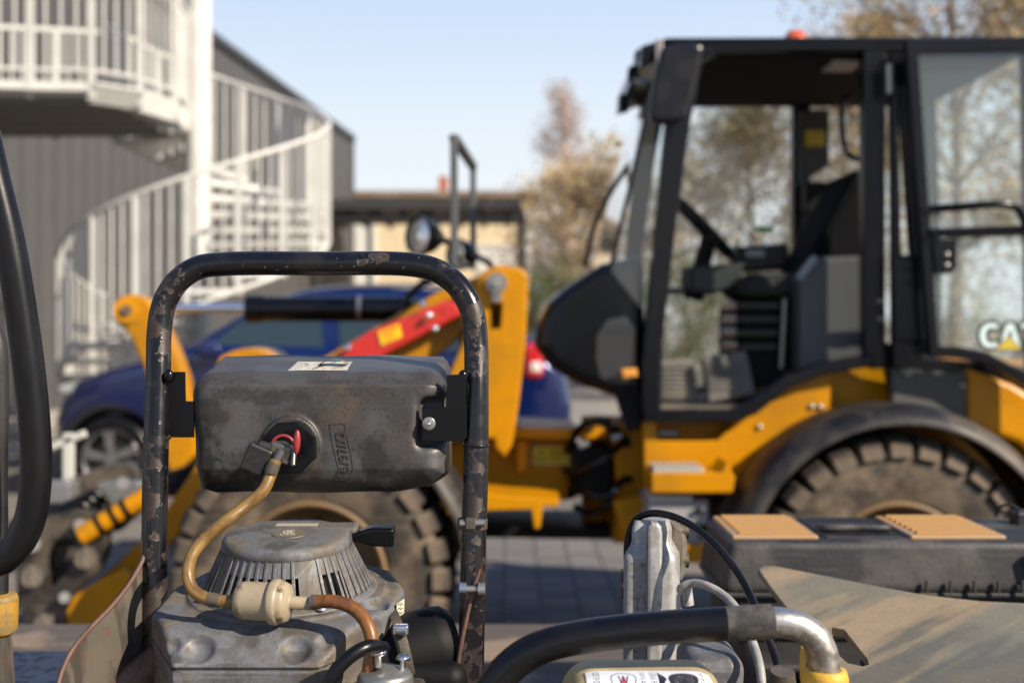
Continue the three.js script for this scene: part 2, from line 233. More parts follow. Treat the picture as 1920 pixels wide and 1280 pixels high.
// ---------------------------------------------------------------- the setting
{
  const g = new THREE.PlaneGeometry(500, 500, 1, 1); g.rotateX(-Math.PI / 2); g.translate(0, -.03, -100); const uv = g.attributes.uv; for (let i = 0; i < uv.count; i++) uv.setXY(i, uv.getX(i) * 500, uv.getY(i) * 500);
  const ground = M('ground', g, yardMat, scene); ground.userData = { kind: 'structure', label: 'pale worn yard surface running behind the parked vehicles', category: 'ground' };
  const pav = new THREE.Group(); pav.name = 'pavement'; pav.userData = { kind: 'structure', label: 'grey concrete block paving under the wheel loader', category: 'pavement' }; scene.add(pav);
  const bed = box(-8, 9, -.026, -.012, -14, -1, 0); M('joint_sand', bed, dusty(.10, .09, .075, [.15, .13, .1], .5, .5, .95, {}, 730), pav);
  const brick = [0, 1, 2].map((k) => { const q = rbox(.194, .06, .094, .004, 1); q.translate(0, -.03, 0); const b = boxUV(q); const u = b.attributes.uv; for (let i = 0; i < u.count; i++) u.setXY(i, u.getX(i) + k * .31, u.getY(i) + k * .17); return b; });
  const mats = [concreteMat, dusty(.115, .113, .118, [.19, .165, .135], .6, .8, .85, { bump: .002 }, 645), dusty(.155, .15, .148, [.24, .20, .155], .7, .7, .85, { bump: .002 }, 648)];
  const near = [], far = [];
  for (let i = -38; i < 44; i++) for (let j = 0; j < 125; j++) { const x = i * .2 + .05, z = -1.2 - j * .1 - (i & 1 ? .05 : 0), c = x > -.35 && x < 1.02 && z < -4.9 && z > -9.0; (c && near.length < 290 ? near : far).push([x, rr(-.0035, .0015), z, rr(-.012, .012)]); }
  near.forEach(([x, y, z, a], i) => { const k = Math.floor(rnd() * 3), m = new THREE.Mesh(brick[Math.floor(rnd() * 3)], mats[k]); m.name = numbered('paver'); m.position.set(x, y, z); m.rotation.set(a * .4, 0, a * .4); m.castShadow = m.receiveShadow = true; pav.add(m); });
  const im = new THREE.InstancedMesh(brick[0], concreteMat, far.length), o = new THREE.Object3D(), col = new THREE.Color();
  far.forEach(([x, y, z, a], i) => { o.position.set(x, y, z); o.rotation.set(a * .4, 0, a * .4); o.updateMatrix(); im.setMatrixAt(i, o.matrix); const t = rr(.82, 1.12); im.setColorAt(i, col.setRGB(t, t * rr(.96, 1), t * rr(.92, 1))); });
  im.name = 'paver_field'; im.userData.kind = 'stuff'; im.castShadow = im.receiveShadow = true; pav.add(im);
}
// metal clad hall, its long wall running away to the right of the stair
const hallX = (d) => -7.76 + .076 * d;
{
  const t = thing('metal_clad_hall', 'long grey metal clad hall behind the white spiral staircase', 'building', V(-9, 0, -18));
  const dir = V(.076, 0, -1).normalize(), nrm = V(1, 0, .076).normalize(), HT = 7.08;
  const at = (d, off) => V(hallX(d), 0, -d).addScaledVector(nrm, off);
  const core = new THREE.Shape([[hallX(5) - .06, -5], [hallX(38) - .06, -38], [hallX(38) - 9, -38], [hallX(5) - 9, -5]].map(([x, z]) => new THREE.Vector2(x, -z)));
  const cg = new THREE.ExtrudeGeometry(core, { depth: HT - .1, bevelEnabled: false }); cg.rotateX(-Math.PI / 2); M('hall_core', boxUV(cg), std(.16, .155, .15, .8), t);
  const pan = [];
  for (let d = 5, k = 0; d < 37.95; d += .5, k++) {
    const w = .5, a = at(d + w / 2, -.02), g = new THREE.BoxGeometry(.05, HT - .12, w - .012); const ribs = [g.toNonIndexed()];
    const uvs = ribs[0].attributes.uv; for (let i = 0; i < uvs.count; i++) uvs.setXY(i, uvs.getX(i) * .5, uvs.getY(i) * 7);
    const rib = new THREE.BoxGeometry(.05, HT - .13, .10); rib.translate(.016, 0, .16); ribs.push(rib.toNonIndexed());
    const pg = merge(ribs); pg.rotateY(-Math.atan(.076) + (0)); pg.translate(a.x, HT / 2, a.z);
    M(k ? 'wall_panel_' + String(k).padStart(3, '0') : 'wall_panel', pg, claddingMats[(k * 7 + (k >> 1)) % 3], t);
  }
  const c1 = at(5, .03), c2 = at(38, .03); c1.y = c2.y = HT - .02; M('roof_trim', bar(c1, c2, .16, .16), std(.035, .036, .04, .5), t);
  const e1 = at(38.0, .02), e2 = e1.clone(); e1.y = 0; e2.y = HT - .1; M('corner_trim', bar(e1, e2, .09, .09), std(.06, .06, .065, .5), t);
  const p1 = at(5, .05), p2 = at(38, .05); p1.y = p2.y = .12; M('plinth', bar(p1, p2, .12, .24), std(.30, .28, .25, .9), t);
}
// the white spiral staircase
{
  const cx = -3.15, cz = -12.5, R = 1.30, t = thing('spiral_staircase', 'white galvanised spiral staircase with round column and upper landing', 'staircase', V(cx, 0, cz));
  const colR = .135, H0 = 3.54;
  const pt = (deg, r, y) => { const a = deg * Math.PI / 180; return V(cx - Math.cos(a) * r, y, cz + Math.sin(a) * r); };
  M('column', cyl(V(cx, 0, cz), V(cx, 6.2, cz), colR, colR, 40), galv, t);
  const hOf = (phi) =>   .90 + phi / 90 * .72, n = 21, p0 = -104, p1 = 322, st = (p1 - p0) / n;
  const rail = [], low = [];
  for (let k = 0; k < n; k++) {
    const a0 = p0 + k * st, a1 = a0 + st + 3, h = hOf(a0 + st / 2), s = new THREE.Shape();
    const q = []; for (let i = 0; i <= 4; i++) q.push(pt(lerp(a0, a1, i / 4), R, 0)); for (let i = 4; i >= 0; i--) q.push(pt(lerp(a0, a1, i / 4), colR * .9, 0));
    q.forEach((v, i) => i ? s.lineTo(v.x, -v.z) : s.moveTo(v.x, -v.z)); const g = new THREE.ExtrudeGeometry(s, { depth: .045, bevelEnabled: false }); g.rotateX(-Math.PI / 2); g.translate(0, h - .045, 0);
    const tread = M('tread', boxUV(g), galv, t); const f1 = pt(a0, R, h - .03), f2 = pt(a0, colR, h - .03); M('tread_nosing', bar(f1, f2, .05, .075), galv, tread);
    const pa = pt(a0 + 1, R, h - .16), pb = pt(a0 + 1, R, h + 1.0); M('post', bar(pa, pb, .06, .03), galv, t);
    for (let j = 1; j <= 3; j++) { const aa = a0 + st * j / 4, hh = hOf(aa + st / 2); M('baluster', cyl(pt(aa, R, h - .09), pt(aa, R, hh + .98), .011, .011, 6), galv, t); }
  }
  for (let i = 0; i <= 90; i++) { const a = lerp(p0, p1 + 8, i / 90); rail.push(pt(a, R, hOf(a + st / 2) + 1.0)); low.push(pt(a, R, hOf(a) - .10)); }
  M('handrail', tube(rail, .024, 160, 8), galv, t); M('outer_stringer', tube(low, .022, 160, 6), galv, t);
  // landing
  const Lp = [[55, 10.7], [-90, 10.6], [170, 10.75], [262, 11.1], [328, 11.7], [348, 12.35]].sort((a, b) => a[0] - b[0]).map(([px, d]) => V((px - CX) / F * d, H0, -d));
  const outline = [...Lp, V(cx, H0, cz + .1), V(cx - .1, H0, cz - .3), V(-4.15, H0, -13.3), V(-5.6, H0, -13.0), V(-5.6, H0, -11.4), V(hallX(11) + .05, H0, -11.0), V(hallX(9.8) + .05, H0, -9.8)];
  const s = new THREE.Shape(); outline.forEach((v, i) => i ? s.lineTo(v.x, -v.z) : s.moveTo(v.x, -v.z)); const g = new THREE.ExtrudeGeometry(s, { depth: .06, bevelEnabled: false }); g.rotateX(-Math.PI / 2); g.translate(0, H0 - .06, 0);
  const land = M('landing', boxUV(g), galv, t);
  for (let i = 0; i < Lp.length - 1; i++) { const a = Lp[i].clone(), b = Lp[i + 1].clone(); a.y = b.y = H0 - .09; M('fascia', bar(a, b, .03, .2), galv, land); }
  for (let i = 0; i < 6; i++) { const z = -10.95 - i * .38, a = V(-5.55, H0 - .13, z), b = V(Math.min(-3.2, Lp[4].x) - .35, H0 - .13, z); M('grating_bar', bar(a, b, .05, .12), std(.20, .19, .17, .7), land); }
  const runRail = (pts, thick) => {
    for (let i = 0; i < pts.length - 1; i++) {
      const a = pts[i], b = pts[i + 1], L = a.distanceTo(b), up = (v, y) => V(v.x, v.y + y, v.z);
      M('landing_rail', bar(up(a, 1.0), up(b, 1.0), .045, .045), galv, t); M('landing_rail', bar(up(a, .1), up(b, .1), .025, .03), galv, t);
      M('landing_post', bar(up(a, -.15), up(a, 1.0), thick, .035), galv, t);
      const m = Math.max(2, Math.round(L / .115)); for (let j = 1; j < m; j++) { const q = a.clone().lerp(b, j / m); M('landing_baluster', cyl(up(q, .1), up(q, .99), .011, .011, 6), galv, t); }
    }
    const e = pts[pts.length - 1]; M('landing_post', bar(V(e.x, e.y - .15, e.z), V(e.x, e.y + 1.0, e.z), thick, .035), galv, t);
  };
  runRail(Lp, .06);
  runRail([V(-5.55, H0, -11.5), V(-5.55, H0, -12.95), V(-4.8, H0, -13.12), V(-4.2, H0, -13.26)], .08);
}
// low house and carport in the distance
{
  const d = 42, t = thing('low_house', 'low beige rendered house with brown roof and brick chimney beyond the carport', 'house', V(P(800, 604, d).x, 0, -d - 4));
  const x0 = P(560, 0, d).x, x1 = P(1000, 0, d).x, top = P(0, 372, d).y;
  M('wall', box(x0, x1, 0, top, -d - 9, -d, 0), renderBeige, t);
  const r = new THREE.Shape(); [[0, 0], [-.5, .0], [-.5, .14], [4.5, .75], [9.5, .14], [9.5, 0]].forEach(([a, b], i) => i ? r.lineTo(a, b) : r.moveTo(a, b)); const rg = new THREE.ExtrudeGeometry(r, { depth: x1 - x0 + .3, bevelEnabled: false }); rg.rotateY(Math.PI / 2); rg.translate(x0 - .15, top + .003, -d);
  const roof = M('roof', boxUV(rg), dusty(.20, .135, .09, [.28, .22, .16], .6, 2, .85, {}, 741), t);
  M('chimney', box(P(808, 0, d).x, P(826, 0, d).x, top + .3, P(0, 328, d + 4).y, -d - 5, -d - 4.3, .01), dusty(.42, .13, .06, [.35, .15, .08], .5, .5, .9, {}, 745), roof);
  const white = std(.72, .70, .66, .5);
  for (const [a, b, y0, y1] of [[664, 706, 418, 540], [893, 996, 462, 512]]) { const g = M('window', pbox(a, y0, b, y1, d - .05, .08, .01), white, t); M('frame', pbox(a - 3, y0 - 5, b + 3, y0 - 1, d - .1, .1, .005), white, g); }
  M('corner_pier', pbox(984, 392, 1001, 690, d - .22, .2, .01), white, t);
}
{
  const d = 31, t = thing('carport', 'dark flat roofed carport standing before the beige house', 'carport', V(P(800, 604, d).x, 0, -d - 2)), dk = std(.03, .03, .032, .6);
  M('roof', box(P(560, 0, d).x, P(978, 0, d).x, P(0, 392, d).y, P(0, 372, d).y, -d - 5, -d, .02), dk, t);
  M('beam', pbox(585, 403, 985, 413, d + .2, .12, .01), dk, t);
  for (const px of [592, 690, 790, 981]) M('post', box(P(px, 0, d).x - .06, P(px, 0, d).x + .06, 0, P(0, 393, d).y, -d - .36, -d - .24, .01), dk, t);
  for (let i = 0; i < 8; i++) { const px = 600 + i * 50; M('rafter', box(P(px, 0, d).x - .04, P(px, 0, d).x + .04, P(0, 403, d).y, P(0, 393, d).y, -d - 4.8, -d - .3, 0), dk, t); }
}
// trees
function makeTree(name, label, px, d, topPy, half, o) {
  const base = P(px, 604, d); base.y = 0; const t = thing(name, label, 'tree', base, o.group), H = P(px, topPy, d).y, W = half / F * d;
  const segs = [], leaves = { p: [], c: [] }, col = o.cols, tips = [];
  const grow = (a, dir, len, r, lv) => {
    let p = a.clone(), D = dir.clone(); const n = lv ? 3 : (o.n ?? 7);
    for (let i = 0; i < n; i++) {
      const q = p.clone().addScaledVector(D, len / n), f0 = 1 - i / n * (lv ? .75 : .85), f1 = 1 - (i + 1) / n * (lv ? .75 : .85);
      segs.push(cyl(p, q, Math.max(r * f0, .008), Math.max(r * f1, .006), lv > 1 ? 3 : 6, true));
      p = q; D.add(V(rr(-1, 1), rr(-.3, .5), rr(-1, 1)).multiplyScalar(lv ? .16 : .05)).normalize();
      if (lv < 3 && (lv || i > o.bare)) { const m = lv ? 2 : o.limbs; for (let k = 0; k < m; k++) { const az = rr(0, 6.283), el = lv ? 0 : o.rise, nd = lv ? D.clone().add(V(rr(-1, 1), rr(-.4, .7), rr(-1, 1)).multiplyScalar(.95)).normalize() : V(Math.cos(az), el, Math.sin(az)).normalize(), fr = lv ? 1 : o.cone ? (1.04 - i / n) * clamp(i / n * 5, .5, 1) : Math.sin(Math.PI * clamp((i + .6) / n, .2, .93)); grow(p.clone(), nd, (lv ? len * rr(.4, .6) : W * fr * rr(.8, 1.15)), r * f1 * (lv ? .55 : .42), lv + 1); } }
      if (lv >= 1) tips.push(p.clone());
    }
  };
  grow(V(base.x, 0, base.z), V(0, 1, 0), H * .97, o.r ?? H * .018, 0);
  M('trunk', merge(segs), o.bark, t);
  const nor = [];
  for (const q of tips) for (let k = 0; k < o.leaf; k++) {
    const c = q.clone().add(V(rr(-1, 1), rr(-1, 1), rr(-1, 1)).multiplyScalar(o.spread)), s = o.size * rr(.6, 1.3), u = V(rr(-1, 1), rr(-1, 1), rr(-1, 1)).normalize(), w = u.clone().cross(V(rr(-1, 1), rr(-1, 1), rr(-1, 1))).normalize(), cc = col[Math.floor(rnd() * col.length)], b = rr(.75, 1.25);
    const A = c.clone().addScaledVector(u, s), B = c.clone().addScaledVector(w, s * .55), C = c.clone().addScaledVector(u, -s), D = c.clone().addScaledVector(w, -s * .55);
    for (const v of [A, B, C, A, C, D]) { leaves.p.push(v.x, v.y, v.z); leaves.c.push(cc[0] * b, cc[1] * b, cc[2] * b); }
  }
  const g = new THREE.BufferGeometry(); g.setAttribute('position', new THREE.Float32BufferAttribute(leaves.p, 3)); g.setAttribute('color', new THREE.Float32BufferAttribute(leaves.c, 3)); g.computeVertexNormals();
  M('crown', g, o.leafMat, t); return t;
}
const leafMat = std(1, 1, 1, .8, { vertexColors: true, transmission: .3, thickness: 0, side: THREE.DoubleSide });
const bark = std(.22, .165, .115, .9), barkPale = std(.30, .22, .15, .9);
const brownLeaf = [[.62, .45, .24], [.66, .50, .27], [.52, .38, .20], [.55, .45, .22]], oliveLeaf = [[.42, .34, .16], [.34, .30, .13], [.50, .38, .19], [.52, .37, .17]], greenLeaf = [[.05, .085, .02], [.08, .11, .025], [.10, .10, .03]];
makeTree('larch_tree', 'tall slender bare larch tree rising beyond the loader windscreen', 1096, 44, 150, 130, { cols: [[.48, .34, .27], [.42, .30, .25]], leaf: 1, spread: .4, size: .045, bark: std(.50, .39, .32, .9), limbs: 3, n: 26, rise: .7, cone: true, bare: 2, r: .30, leafMat });
for (const [px, d, top, half, k] of [[1060, 36, 345, 95, 0], [1160, 34, 300, 110, 1], [1290, 37, 330, 130, 0]]) makeTree('beech_tree', ['low beech tree with copper brown leaves beside the beige house', 'rounded beech tree with rusty leaves close to the larch', 'beech tree with dry leaves seen through the cab door opening'][px < 1100 ? 0 : px < 1200 ? 1 : 2], px, d, top, half, { cols: brownLeaf, leaf: 1, spread: .6, size: .08, bark, limbs: 4, rise: .5, bare: 0, leafMat, group: 'copper leaved trees beyond the yard' });
for (const [px, d, top, half, lb] of [[1420, 30, 235, 170, 'half bare oak tree seen through the cab interior'], [1600, 33, 70, 140, 'half bare oak tree standing behind the cab door post'], [1790, 27, -190, 280, 'tall half bare oak tree above the open cab door'], [2010, 24, -160, 250, 'tall half bare oak tree at the outer edge of the grove']]) makeTree('oak_tree', lb, px, d, top, half, { cols: px > 1500 ? [...oliveLeaf, [.40, .20, .09]] : oliveLeaf, leaf: px > 1500 ? 3 : 2, spread: .6, size: .07, bark, limbs: 5, rise: .7, bare: 0, leafMat, group: 'half bare oaks beyond the loader' });
function shrub(px, d, topPy, half, label, cols) {
  const b = P(px, 604, d); b.y = 0; const t = thing('shrub', label, 'shrub', b, 'shrubs along the yard edge'), H = P(px, topPy, d).y, W = half / F * d, p = [], c = [], st = [];
  for (let i = 0; i < 9; i++) { const a = rr(0, 6.28), e = V(b.x + Math.cos(a) * W * rr(.3, .9), H * rr(.6, .95), b.z + Math.sin(a) * W * .6); st.push(cyl(V(b.x + Math.cos(a) * .1, 0, b.z), e, .025, .008, 5)); }
  for (let i = 0; i < 5200; i++) { const a = rr(0, 6.283), q = Math.acos(rr(-1, 1)), r = Math.cbrt(rr(.25, 1)) * (1 + .25 * Math.sin(a * 5 + q * 4)), m = V(b.x + Math.sin(q) * Math.cos(a) * W * r, H * .52 + Math.cos(q) * H * .48 * r, b.z + Math.sin(q) * Math.sin(a) * W * .8 * r), u = V(rr(-1, 1), rr(-1, 1), rr(-1, 1)).normalize().multiplyScalar(rr(.04, .09)), w = V(rr(-1, 1), rr(-1, 1), rr(-1, 1)).normalize().multiplyScalar(.04), k = cols[Math.floor(rnd() * cols.length)], s = rr(.7, 1.3); if (m.y < .05) continue; for (const v of [m.clone().add(u), m.clone().add(w), m.clone().sub(u)]) { p.push(v.x, v.y, v.z); c.push(k[0] * s, k[1] * s, k[2] * s); } }
  const g = new THREE.BufferGeometry(); g.setAttribute('position', new THREE.Float32BufferAttribute(p, 3)); g.setAttribute('color', new THREE.Float32BufferAttribute(c, 3)); g.computeVertexNormals(); M('foliage', g, leafMat, t); M('stem', merge(st), bark, t);
}
shrub(1035, 25, 492, 75, 'dark green shrub between the lift tower and the cab pod', greenLeaf);
shrub(1250, 24, 470, 110, 'dark green shrub seen low through the far cab window', greenLeaf);
shrub(1440, 27, 455, 150, 'olive brown shrub seen behind the driver seat', [...oliveLeaf, ...greenLeaf]);
shrub(1740, 25, 420, 190, 'olive brown shrub seen through the open door glass', [...oliveLeaf, [.09, .10, .03]]);

// ---------------------------------------------------------------- parked car
{
  const d = 10.25, s = d / F, base = P(600, 604, d); base.y = 0; const t = thing('parked_car', 'dark blue parked car with black trim behind the wheel loader', 'car', base);
  const blue = std(.002, .011, .085, .18, { metalness: .3, clearcoat: 1, clearcoatRoughness: .04 }), X = (px) => (px - CX) * s, hw = .90, zc = -d - .93;
  const side = [[X(84), .30], [X(80), .64], [X(98), .82], [X(130), .98], [X(190), 1.08], [X(300), 1.20], [X(345), 1.28], [X(435), 1.53], [X(480), 1.66], [X(560), 1.745], [X(700), 1.77], [X(830), 1.75], [X(950), 1.62], [X(1012), 1.24], [X(1060), 1.10], [X(1075), .78], [X(1070), .32]];
  const lower = poly2([...side.slice(0, 7), [X(1010), 1.22], ...side.slice(14)]), upper = poly2([[X(325), 1.10], ...side.slice(6, 14), [X(1012), 1.05]]);
  const wheels = [X(205), X(868)], wr = .345;
  const halfAt = (x, y) => { const e = Math.abs(x - X(580)) / (X(1075) - X(84)) * 2; return hw - .16 * Math.pow(e, 6) - .03 * sst(.95, .3, y); };
  const f = (x, y, z) => {
    const az = Math.abs(z - zc), w = halfAt(x, y); let a = rmax(lower(x, y), az - w, .10); const b = rmax(upper(x, y), az - (hw - .03 - .33 * Math.max(0, y - 1.15)), .09);
    a = smin(a, b, .05); for (const q of wheels) a = smax(a, -Math.max(Math.hypot(x - q, y - .35) - .405, .55 - az), .025); return a;
  };
  M('body', sdfMesh(f, V(X(60), .18, zc - 1.02), V(X(1100), 1.85, zc + 1.02), .03), blue, t);
  const zW = (y) => zc + hw - .03 - .33 * Math.max(0, y - 1.15) + .012, pane = (l) => { const sh = smoothPath(l.map(([x, y]) => [X(x), y])), g = new THREE.ShapeGeometry(sh); const p = g.attributes.position; for (let i = 0; i < p.count; i++) p.setZ(i, zW(p.getY(i))); g.computeVertexNormals(); return g; };
  const tint = std(.02, .035, .04, .05, { clearcoat: 1 }), trim = std(.012, .012, .013, .4);
  M('side_window', pane([[366, 1.20], [440, 1.47], [500, 1.60], [590, 1.665], [606, 1.20]]), tint, t); M('side_window', pane([[636, 1.20], [626, 1.67], [720, 1.685], [795, 1.665], [800, 1.22]]), tint, t); M('side_window', pane([[818, 1.23], [815, 1.66], [890, 1.60], [945, 1.36], [940, 1.26]]), tint, t);
  M('window_trim', tube([[360, 1.18], [640, 1.185], [820, 1.21], [945, 1.24]].map(([x, y]) => V(X(x), y, zW(y) + .004)), .012, 30, 6), trim, t);
  M('roof_rail', tube([[540, 1.70], [600, 1.745], [700, 1.765], [820, 1.755], [900, 1.69]].map(([x, y]) => V(X(x), y + .015, zc + .60)), .018, 30, 6), zinc, t);
  M('mirror', rbox(.2, .13, .14, .05, 3).translate(X(395), 1.24, zc + hw + .07), blue, t);
  for (const q of wheels) for (const sgn of [1, -1]) {
    const w = new THREE.Group(); w.name = 'wheel'; w.position.copy(base).negate(); t.add(w); const c = V(q, wr, zc + sgn * .80);
    const ty = orient(lathe([[.235, -.1], [.30, -.115], [.335, -.10], [.345, -.06], [.345, .06], [.335, .10], [.30, .115], [.235, .1]], 48), V(0, 0, 1), c), tyre = new THREE.Mesh(ty, rubber); tyre.name = 'tyre'; w.add(tyre);
    const rm = [orient(lathe([[.245, .10], [.225, .105], [.215, .03], [.20, -.08]], 40), V(0, 0, sgn), c)]; for (let k = 0; k < 5; k++) for (const o of [-.11, .11]) { const a = k * 1.2566 + .4 + o; rm.push(bar(V(c.x, c.y, c.z + sgn * .085), V(c.x + Math.cos(a) * .225, c.y + Math.sin(a) * .225, c.z + sgn * .10), .03, .03)); }
    const rim = new THREE.Mesh(merge(rm), std(.36, .36, .37, .3, { metalness: .8 })); rim.name = 'rim'; w.add(rim); const disc = new THREE.Mesh(cyl(V(c.x, c.y, c.z + sgn * .01), V(c.x, c.y, c.z + sgn * .03), .17), std(.09, .085, .08, .5, { metalness: .5 })); disc.name = 'brake_disc'; w.add(disc);
    for (const m of w.children) m.castShadow = m.receiveShadow = true;
    if (sgn > 0) M('wheel_arch', tube(Array.from({ length: 15 }, (_, i) => { const a = Math.PI * (i / 14 * 1.06 - .03); return V(q + Math.cos(a) * .425, .35 + Math.sin(a) * .425, zc + halfAt(q, .6) - .012); }), .035, 40, 8), trim, t);
  }
  for (const px of [352, 618, 806]) M('door_seam', tube([.36, .6, .9, 1.14].map((y) => V(X(px) + (px > 800 ? .02 * (y - .6) : 0), y, zc + halfAt(X(px), y) - .001)), .007, 12, 6), black, t);
  for (const px of [590, 770]) M('door_handle', rbox(.17, .03, .04, .012).translate(X(px), 1.06, zc + hw + .01), blue, t);
  const lens = std(.55, .01, .012, .12, { clearcoat: 1 }); const tail = M('tail_light', rbox(.17, .30, .30, .06, 3).translate(X(1000), 1.15, zc + .74), lens, t); M('reflector', rbox(.10, .10, .20, .03, 2).translate(X(1004), 1.10, zc + .80), std(.75, .70, .66, .15, { clearcoat: 1 }), tail);
  M('headlight', rbox(.34, .10, .3, .045, 3).translate(X(128), .90, zc + .60), std(.30, .31, .33, .08, { clearcoat: 1 }), t);
  M('sill', box(X(300), X(775), .2, .33, zc + .70, zc + .885, .03), trim, t); M('rear_bumper', rbox(.34, .26, 1.5, .06, 3).translate(X(1048), .38, zc), trim, t);
}

// ---------------------------------------------------------------- wheel loader
const loader = thing('wheel_loader', 'yellow and black compact wheel loader with its cab door folded open', 'wheel loader', V(P(1130, 0, 5.4).x, 0, -5.45));
{
  const L = loader, dN = 4.57, dC = 4.86, dF = 6.08, rT = .525;
  const cW = [V(P(580, 0, dN).x, rT, 0), V(P(1690, 0, dN).x, rT, 0)];
  const tyreProf = [[.275, -.165], [.30, -.185], [.38, -.20], [.455, -.19], [.485, -.165], [.492, 0], [.485, .165], [.455, .19], [.38, .20], [.30, .185], [.275, .165]];
  const lug = (() => { const s = smoothPath([[.005, .47], [.005, .525], [.165, .52], [.196, .50], [.207, .455], [.185, .452], [.16, .47]]); const g = new THREE.ExtrudeGeometry(s, { depth: .068, bevelEnabled: true, bevelThickness: .006, bevelSize: .005, bevelSegments: 1 }); g.translate(0, 0, -.034); return boxUV(g); })(); // x axial, y radial, z tangential
  const wheel = (c, z, out, lugs) => {
    const w = new THREE.Group(); w.name = 'wheel'; w.position.copy(L.position).negate(); L.add(w);
    const add = (n, g, m) => { const k = new THREE.Mesh(g, m); k.name = n; k.castShadow = k.receiveShadow = true; w.add(k); return k; };
    const C = V(c.x, c.y, z); add('tyre', orient(lathe(tyreProf, 64), V(0, 0, 1), C), tyreMat);
    add('rim', orient(lathe([[.29, .15], [.283, .19], [.265, .185], [.255, .12], [.235, .02], [.16, 0], [.13, .03], [.12, .10], [.09, .12], [.001, .12]], 48), V(0, 0, out), C), rimMat);
    for (let k = 0; k < 8; k++) { const a = k * Math.PI / 4; add('wheel_nut', cyl(V(C.x + Math.cos(a) * .19, C.y + Math.sin(a) * .19, C.z + out * .005), V(C.x + Math.cos(a) * .19, C.y + Math.sin(a) * .19, C.z + out * .04), .015, .015, 6), steelDirt); }
    for (let k = 0; k < 28; k++) for (const sd of [1, -1]) { const m = add('tread_lug', lug, tyreMat), a = (k + (sd > 0 ? 0 : .5)) / 28 * Math.PI * 2; m.matrixAutoUpdate = true; const q1 = new THREE.Quaternion().setFromAxisAngle(V(0, 0, 1), a), q0 = new THREE.Quaternion().setFromAxisAngle(V(0, 1, 0), sd > 0 ? -Math.PI / 2 : Math.PI / 2); m.quaternion.copy(q1).multiply(q0); m.position.copy(C); }
  };
  for (const c of cW) { wheel(c, -dN - .20, 1); wheel(c, -dF - .24, -1); }
  // mudguards
  // a mudguard is a swept skin whose edge rolls over towards the outside
  const mud = (name, c, a0, a1, z, out) => { // arc from a0 to a1, seen from the operator's side
    const N = 56, prof = [[.622, -.42], [.638, -.30], [.645, -.14], [.641, -.05], [.628, .005], [.604, .040], [.576, .052], [.570, .044], [.594, .028], [.612, -.012], [.620, -.06], [.618, -.30], [.606, -.42], [.622, -.42]], pos = [], uv = [], idx = [], K = prof.length; let len = 0;
    for (let i = 0; i <= N; i++) { const a = lerp(a0, a1, i / N); len = 0; prof.forEach(([r, q], k) => { if (k) len += Math.hypot(r - prof[k - 1][0], q - prof[k - 1][1]); pos.push(c.x + Math.cos(a) * r, c.y + Math.sin(a) * r, z + out * q); uv.push(a * .62, len); }); }
    for (let i = 0; i < N; i++) for (let k = 0; k < K - 1; k++) { const a = i * K + k, b = a + K; out > 0 ? idx.push(a, b, a + 1, b, b + 1, a + 1) : idx.push(a, a + 1, b, b, a + 1, b + 1); }
    const g = new THREE.BufferGeometry(); g.setAttribute('position', new THREE.Float32BufferAttribute(pos, 3)); g.setAttribute('uv', new THREE.Float32BufferAttribute(uv, 2)); g.setIndex(idx); g.computeVertexNormals(); return M(name, g, fenderMat, L);
  };
  mud('rear_mudguard', cW[1], .02, Math.PI * 1.02, -dN + .01, 1); mud('rear_mudguard', cW[1], .02, Math.PI, -dF - .45, -1);
  mud('front_mudguard', cW[0], -.15, Math.PI * .62, -dN - .03, 1); mud('front_mudguard', cW[0], -.15, Math.PI * .62, -dF - .42, -1);
  // ------ chassis
  const axleY = rT; for (const c of cW) M('axle', cyl(V(c.x, axleY, -dN - .2), V(c.x, axleY, -dF - .24), .10, .10, 20), steelDirt, L);
  M('front_frame', slab([[560, 835], [945, 792], [1080, 800], [1080, 935], [1000, 945], [920, 945], [700, 1000], [560, 980]], 5.36, .38, .01), yellow, L);
  const plq = M('warning_plate', pbox(998, 836, 1068, 872, 5.105, .008, .002), sticker(256, 132, (x, w, h) => { x.fillStyle = '#b9b39a'; x.fillRect(0, 0, w, h); x.fillStyle = '#d8c400'; x.fillRect(8, 8, w - 16, h - 16); x.fillStyle = '#3a3a10'; for (let i = 0; i < 5; i++) x.fillRect(120, 24 + i * 19, 60 + 25 * (i % 3), 7); x.beginPath(); x.moveTo(24, 104); x.lineTo(62, 28); x.lineTo(100, 104); x.lineWidth = 8; x.strokeStyle = '#3a3a10'; x.closePath(); x.stroke(); }), L);
  plq.geometry = (() => { const a = P(998, 872, 5.34), b = P(1068, 836, 5.34), z = -5.352; return quad(V(a.x, a.y, z), V(b.x, a.y, z), V(b.x, b.y, z), V(a.x, b.y, z)); })();
  M('frame_rib', slab([[968, 826], [990, 826], [988, 878], [976, 886], [970, 878]], 5.22, .14, .005), yellow, L);
  M('frame_ledge', slab([[930, 800], [1140, 806], [1140, 822], [930, 822]], 5.18, .18, .005), yellow, L);
  M('axle_bracket', slab([[905, 925], [950, 930], [1050, 937], [1046, 950], [1018, 950], [1012, 990], [1002, 992], [996, 955], [905, 958]], 4.85, .3, .006), yellow, L);
  M('rear_frame', slab([[1148, 800], [1225, 800], [1225, 1010], [1180, 1020], [1150, 1018], [1160, 950]], 5.10, .62, .01), yellow, L);
  M('belly_plate', slab([[900, 988], [1150, 990], [1148, 1012], [900, 1008]], 5.25, .5, .005), black, L);
  M('articulation_joint', cyl(P(1120, 780, 5.5), P(1120, 985, 5.5), .07, .07, 20), yellow, L);
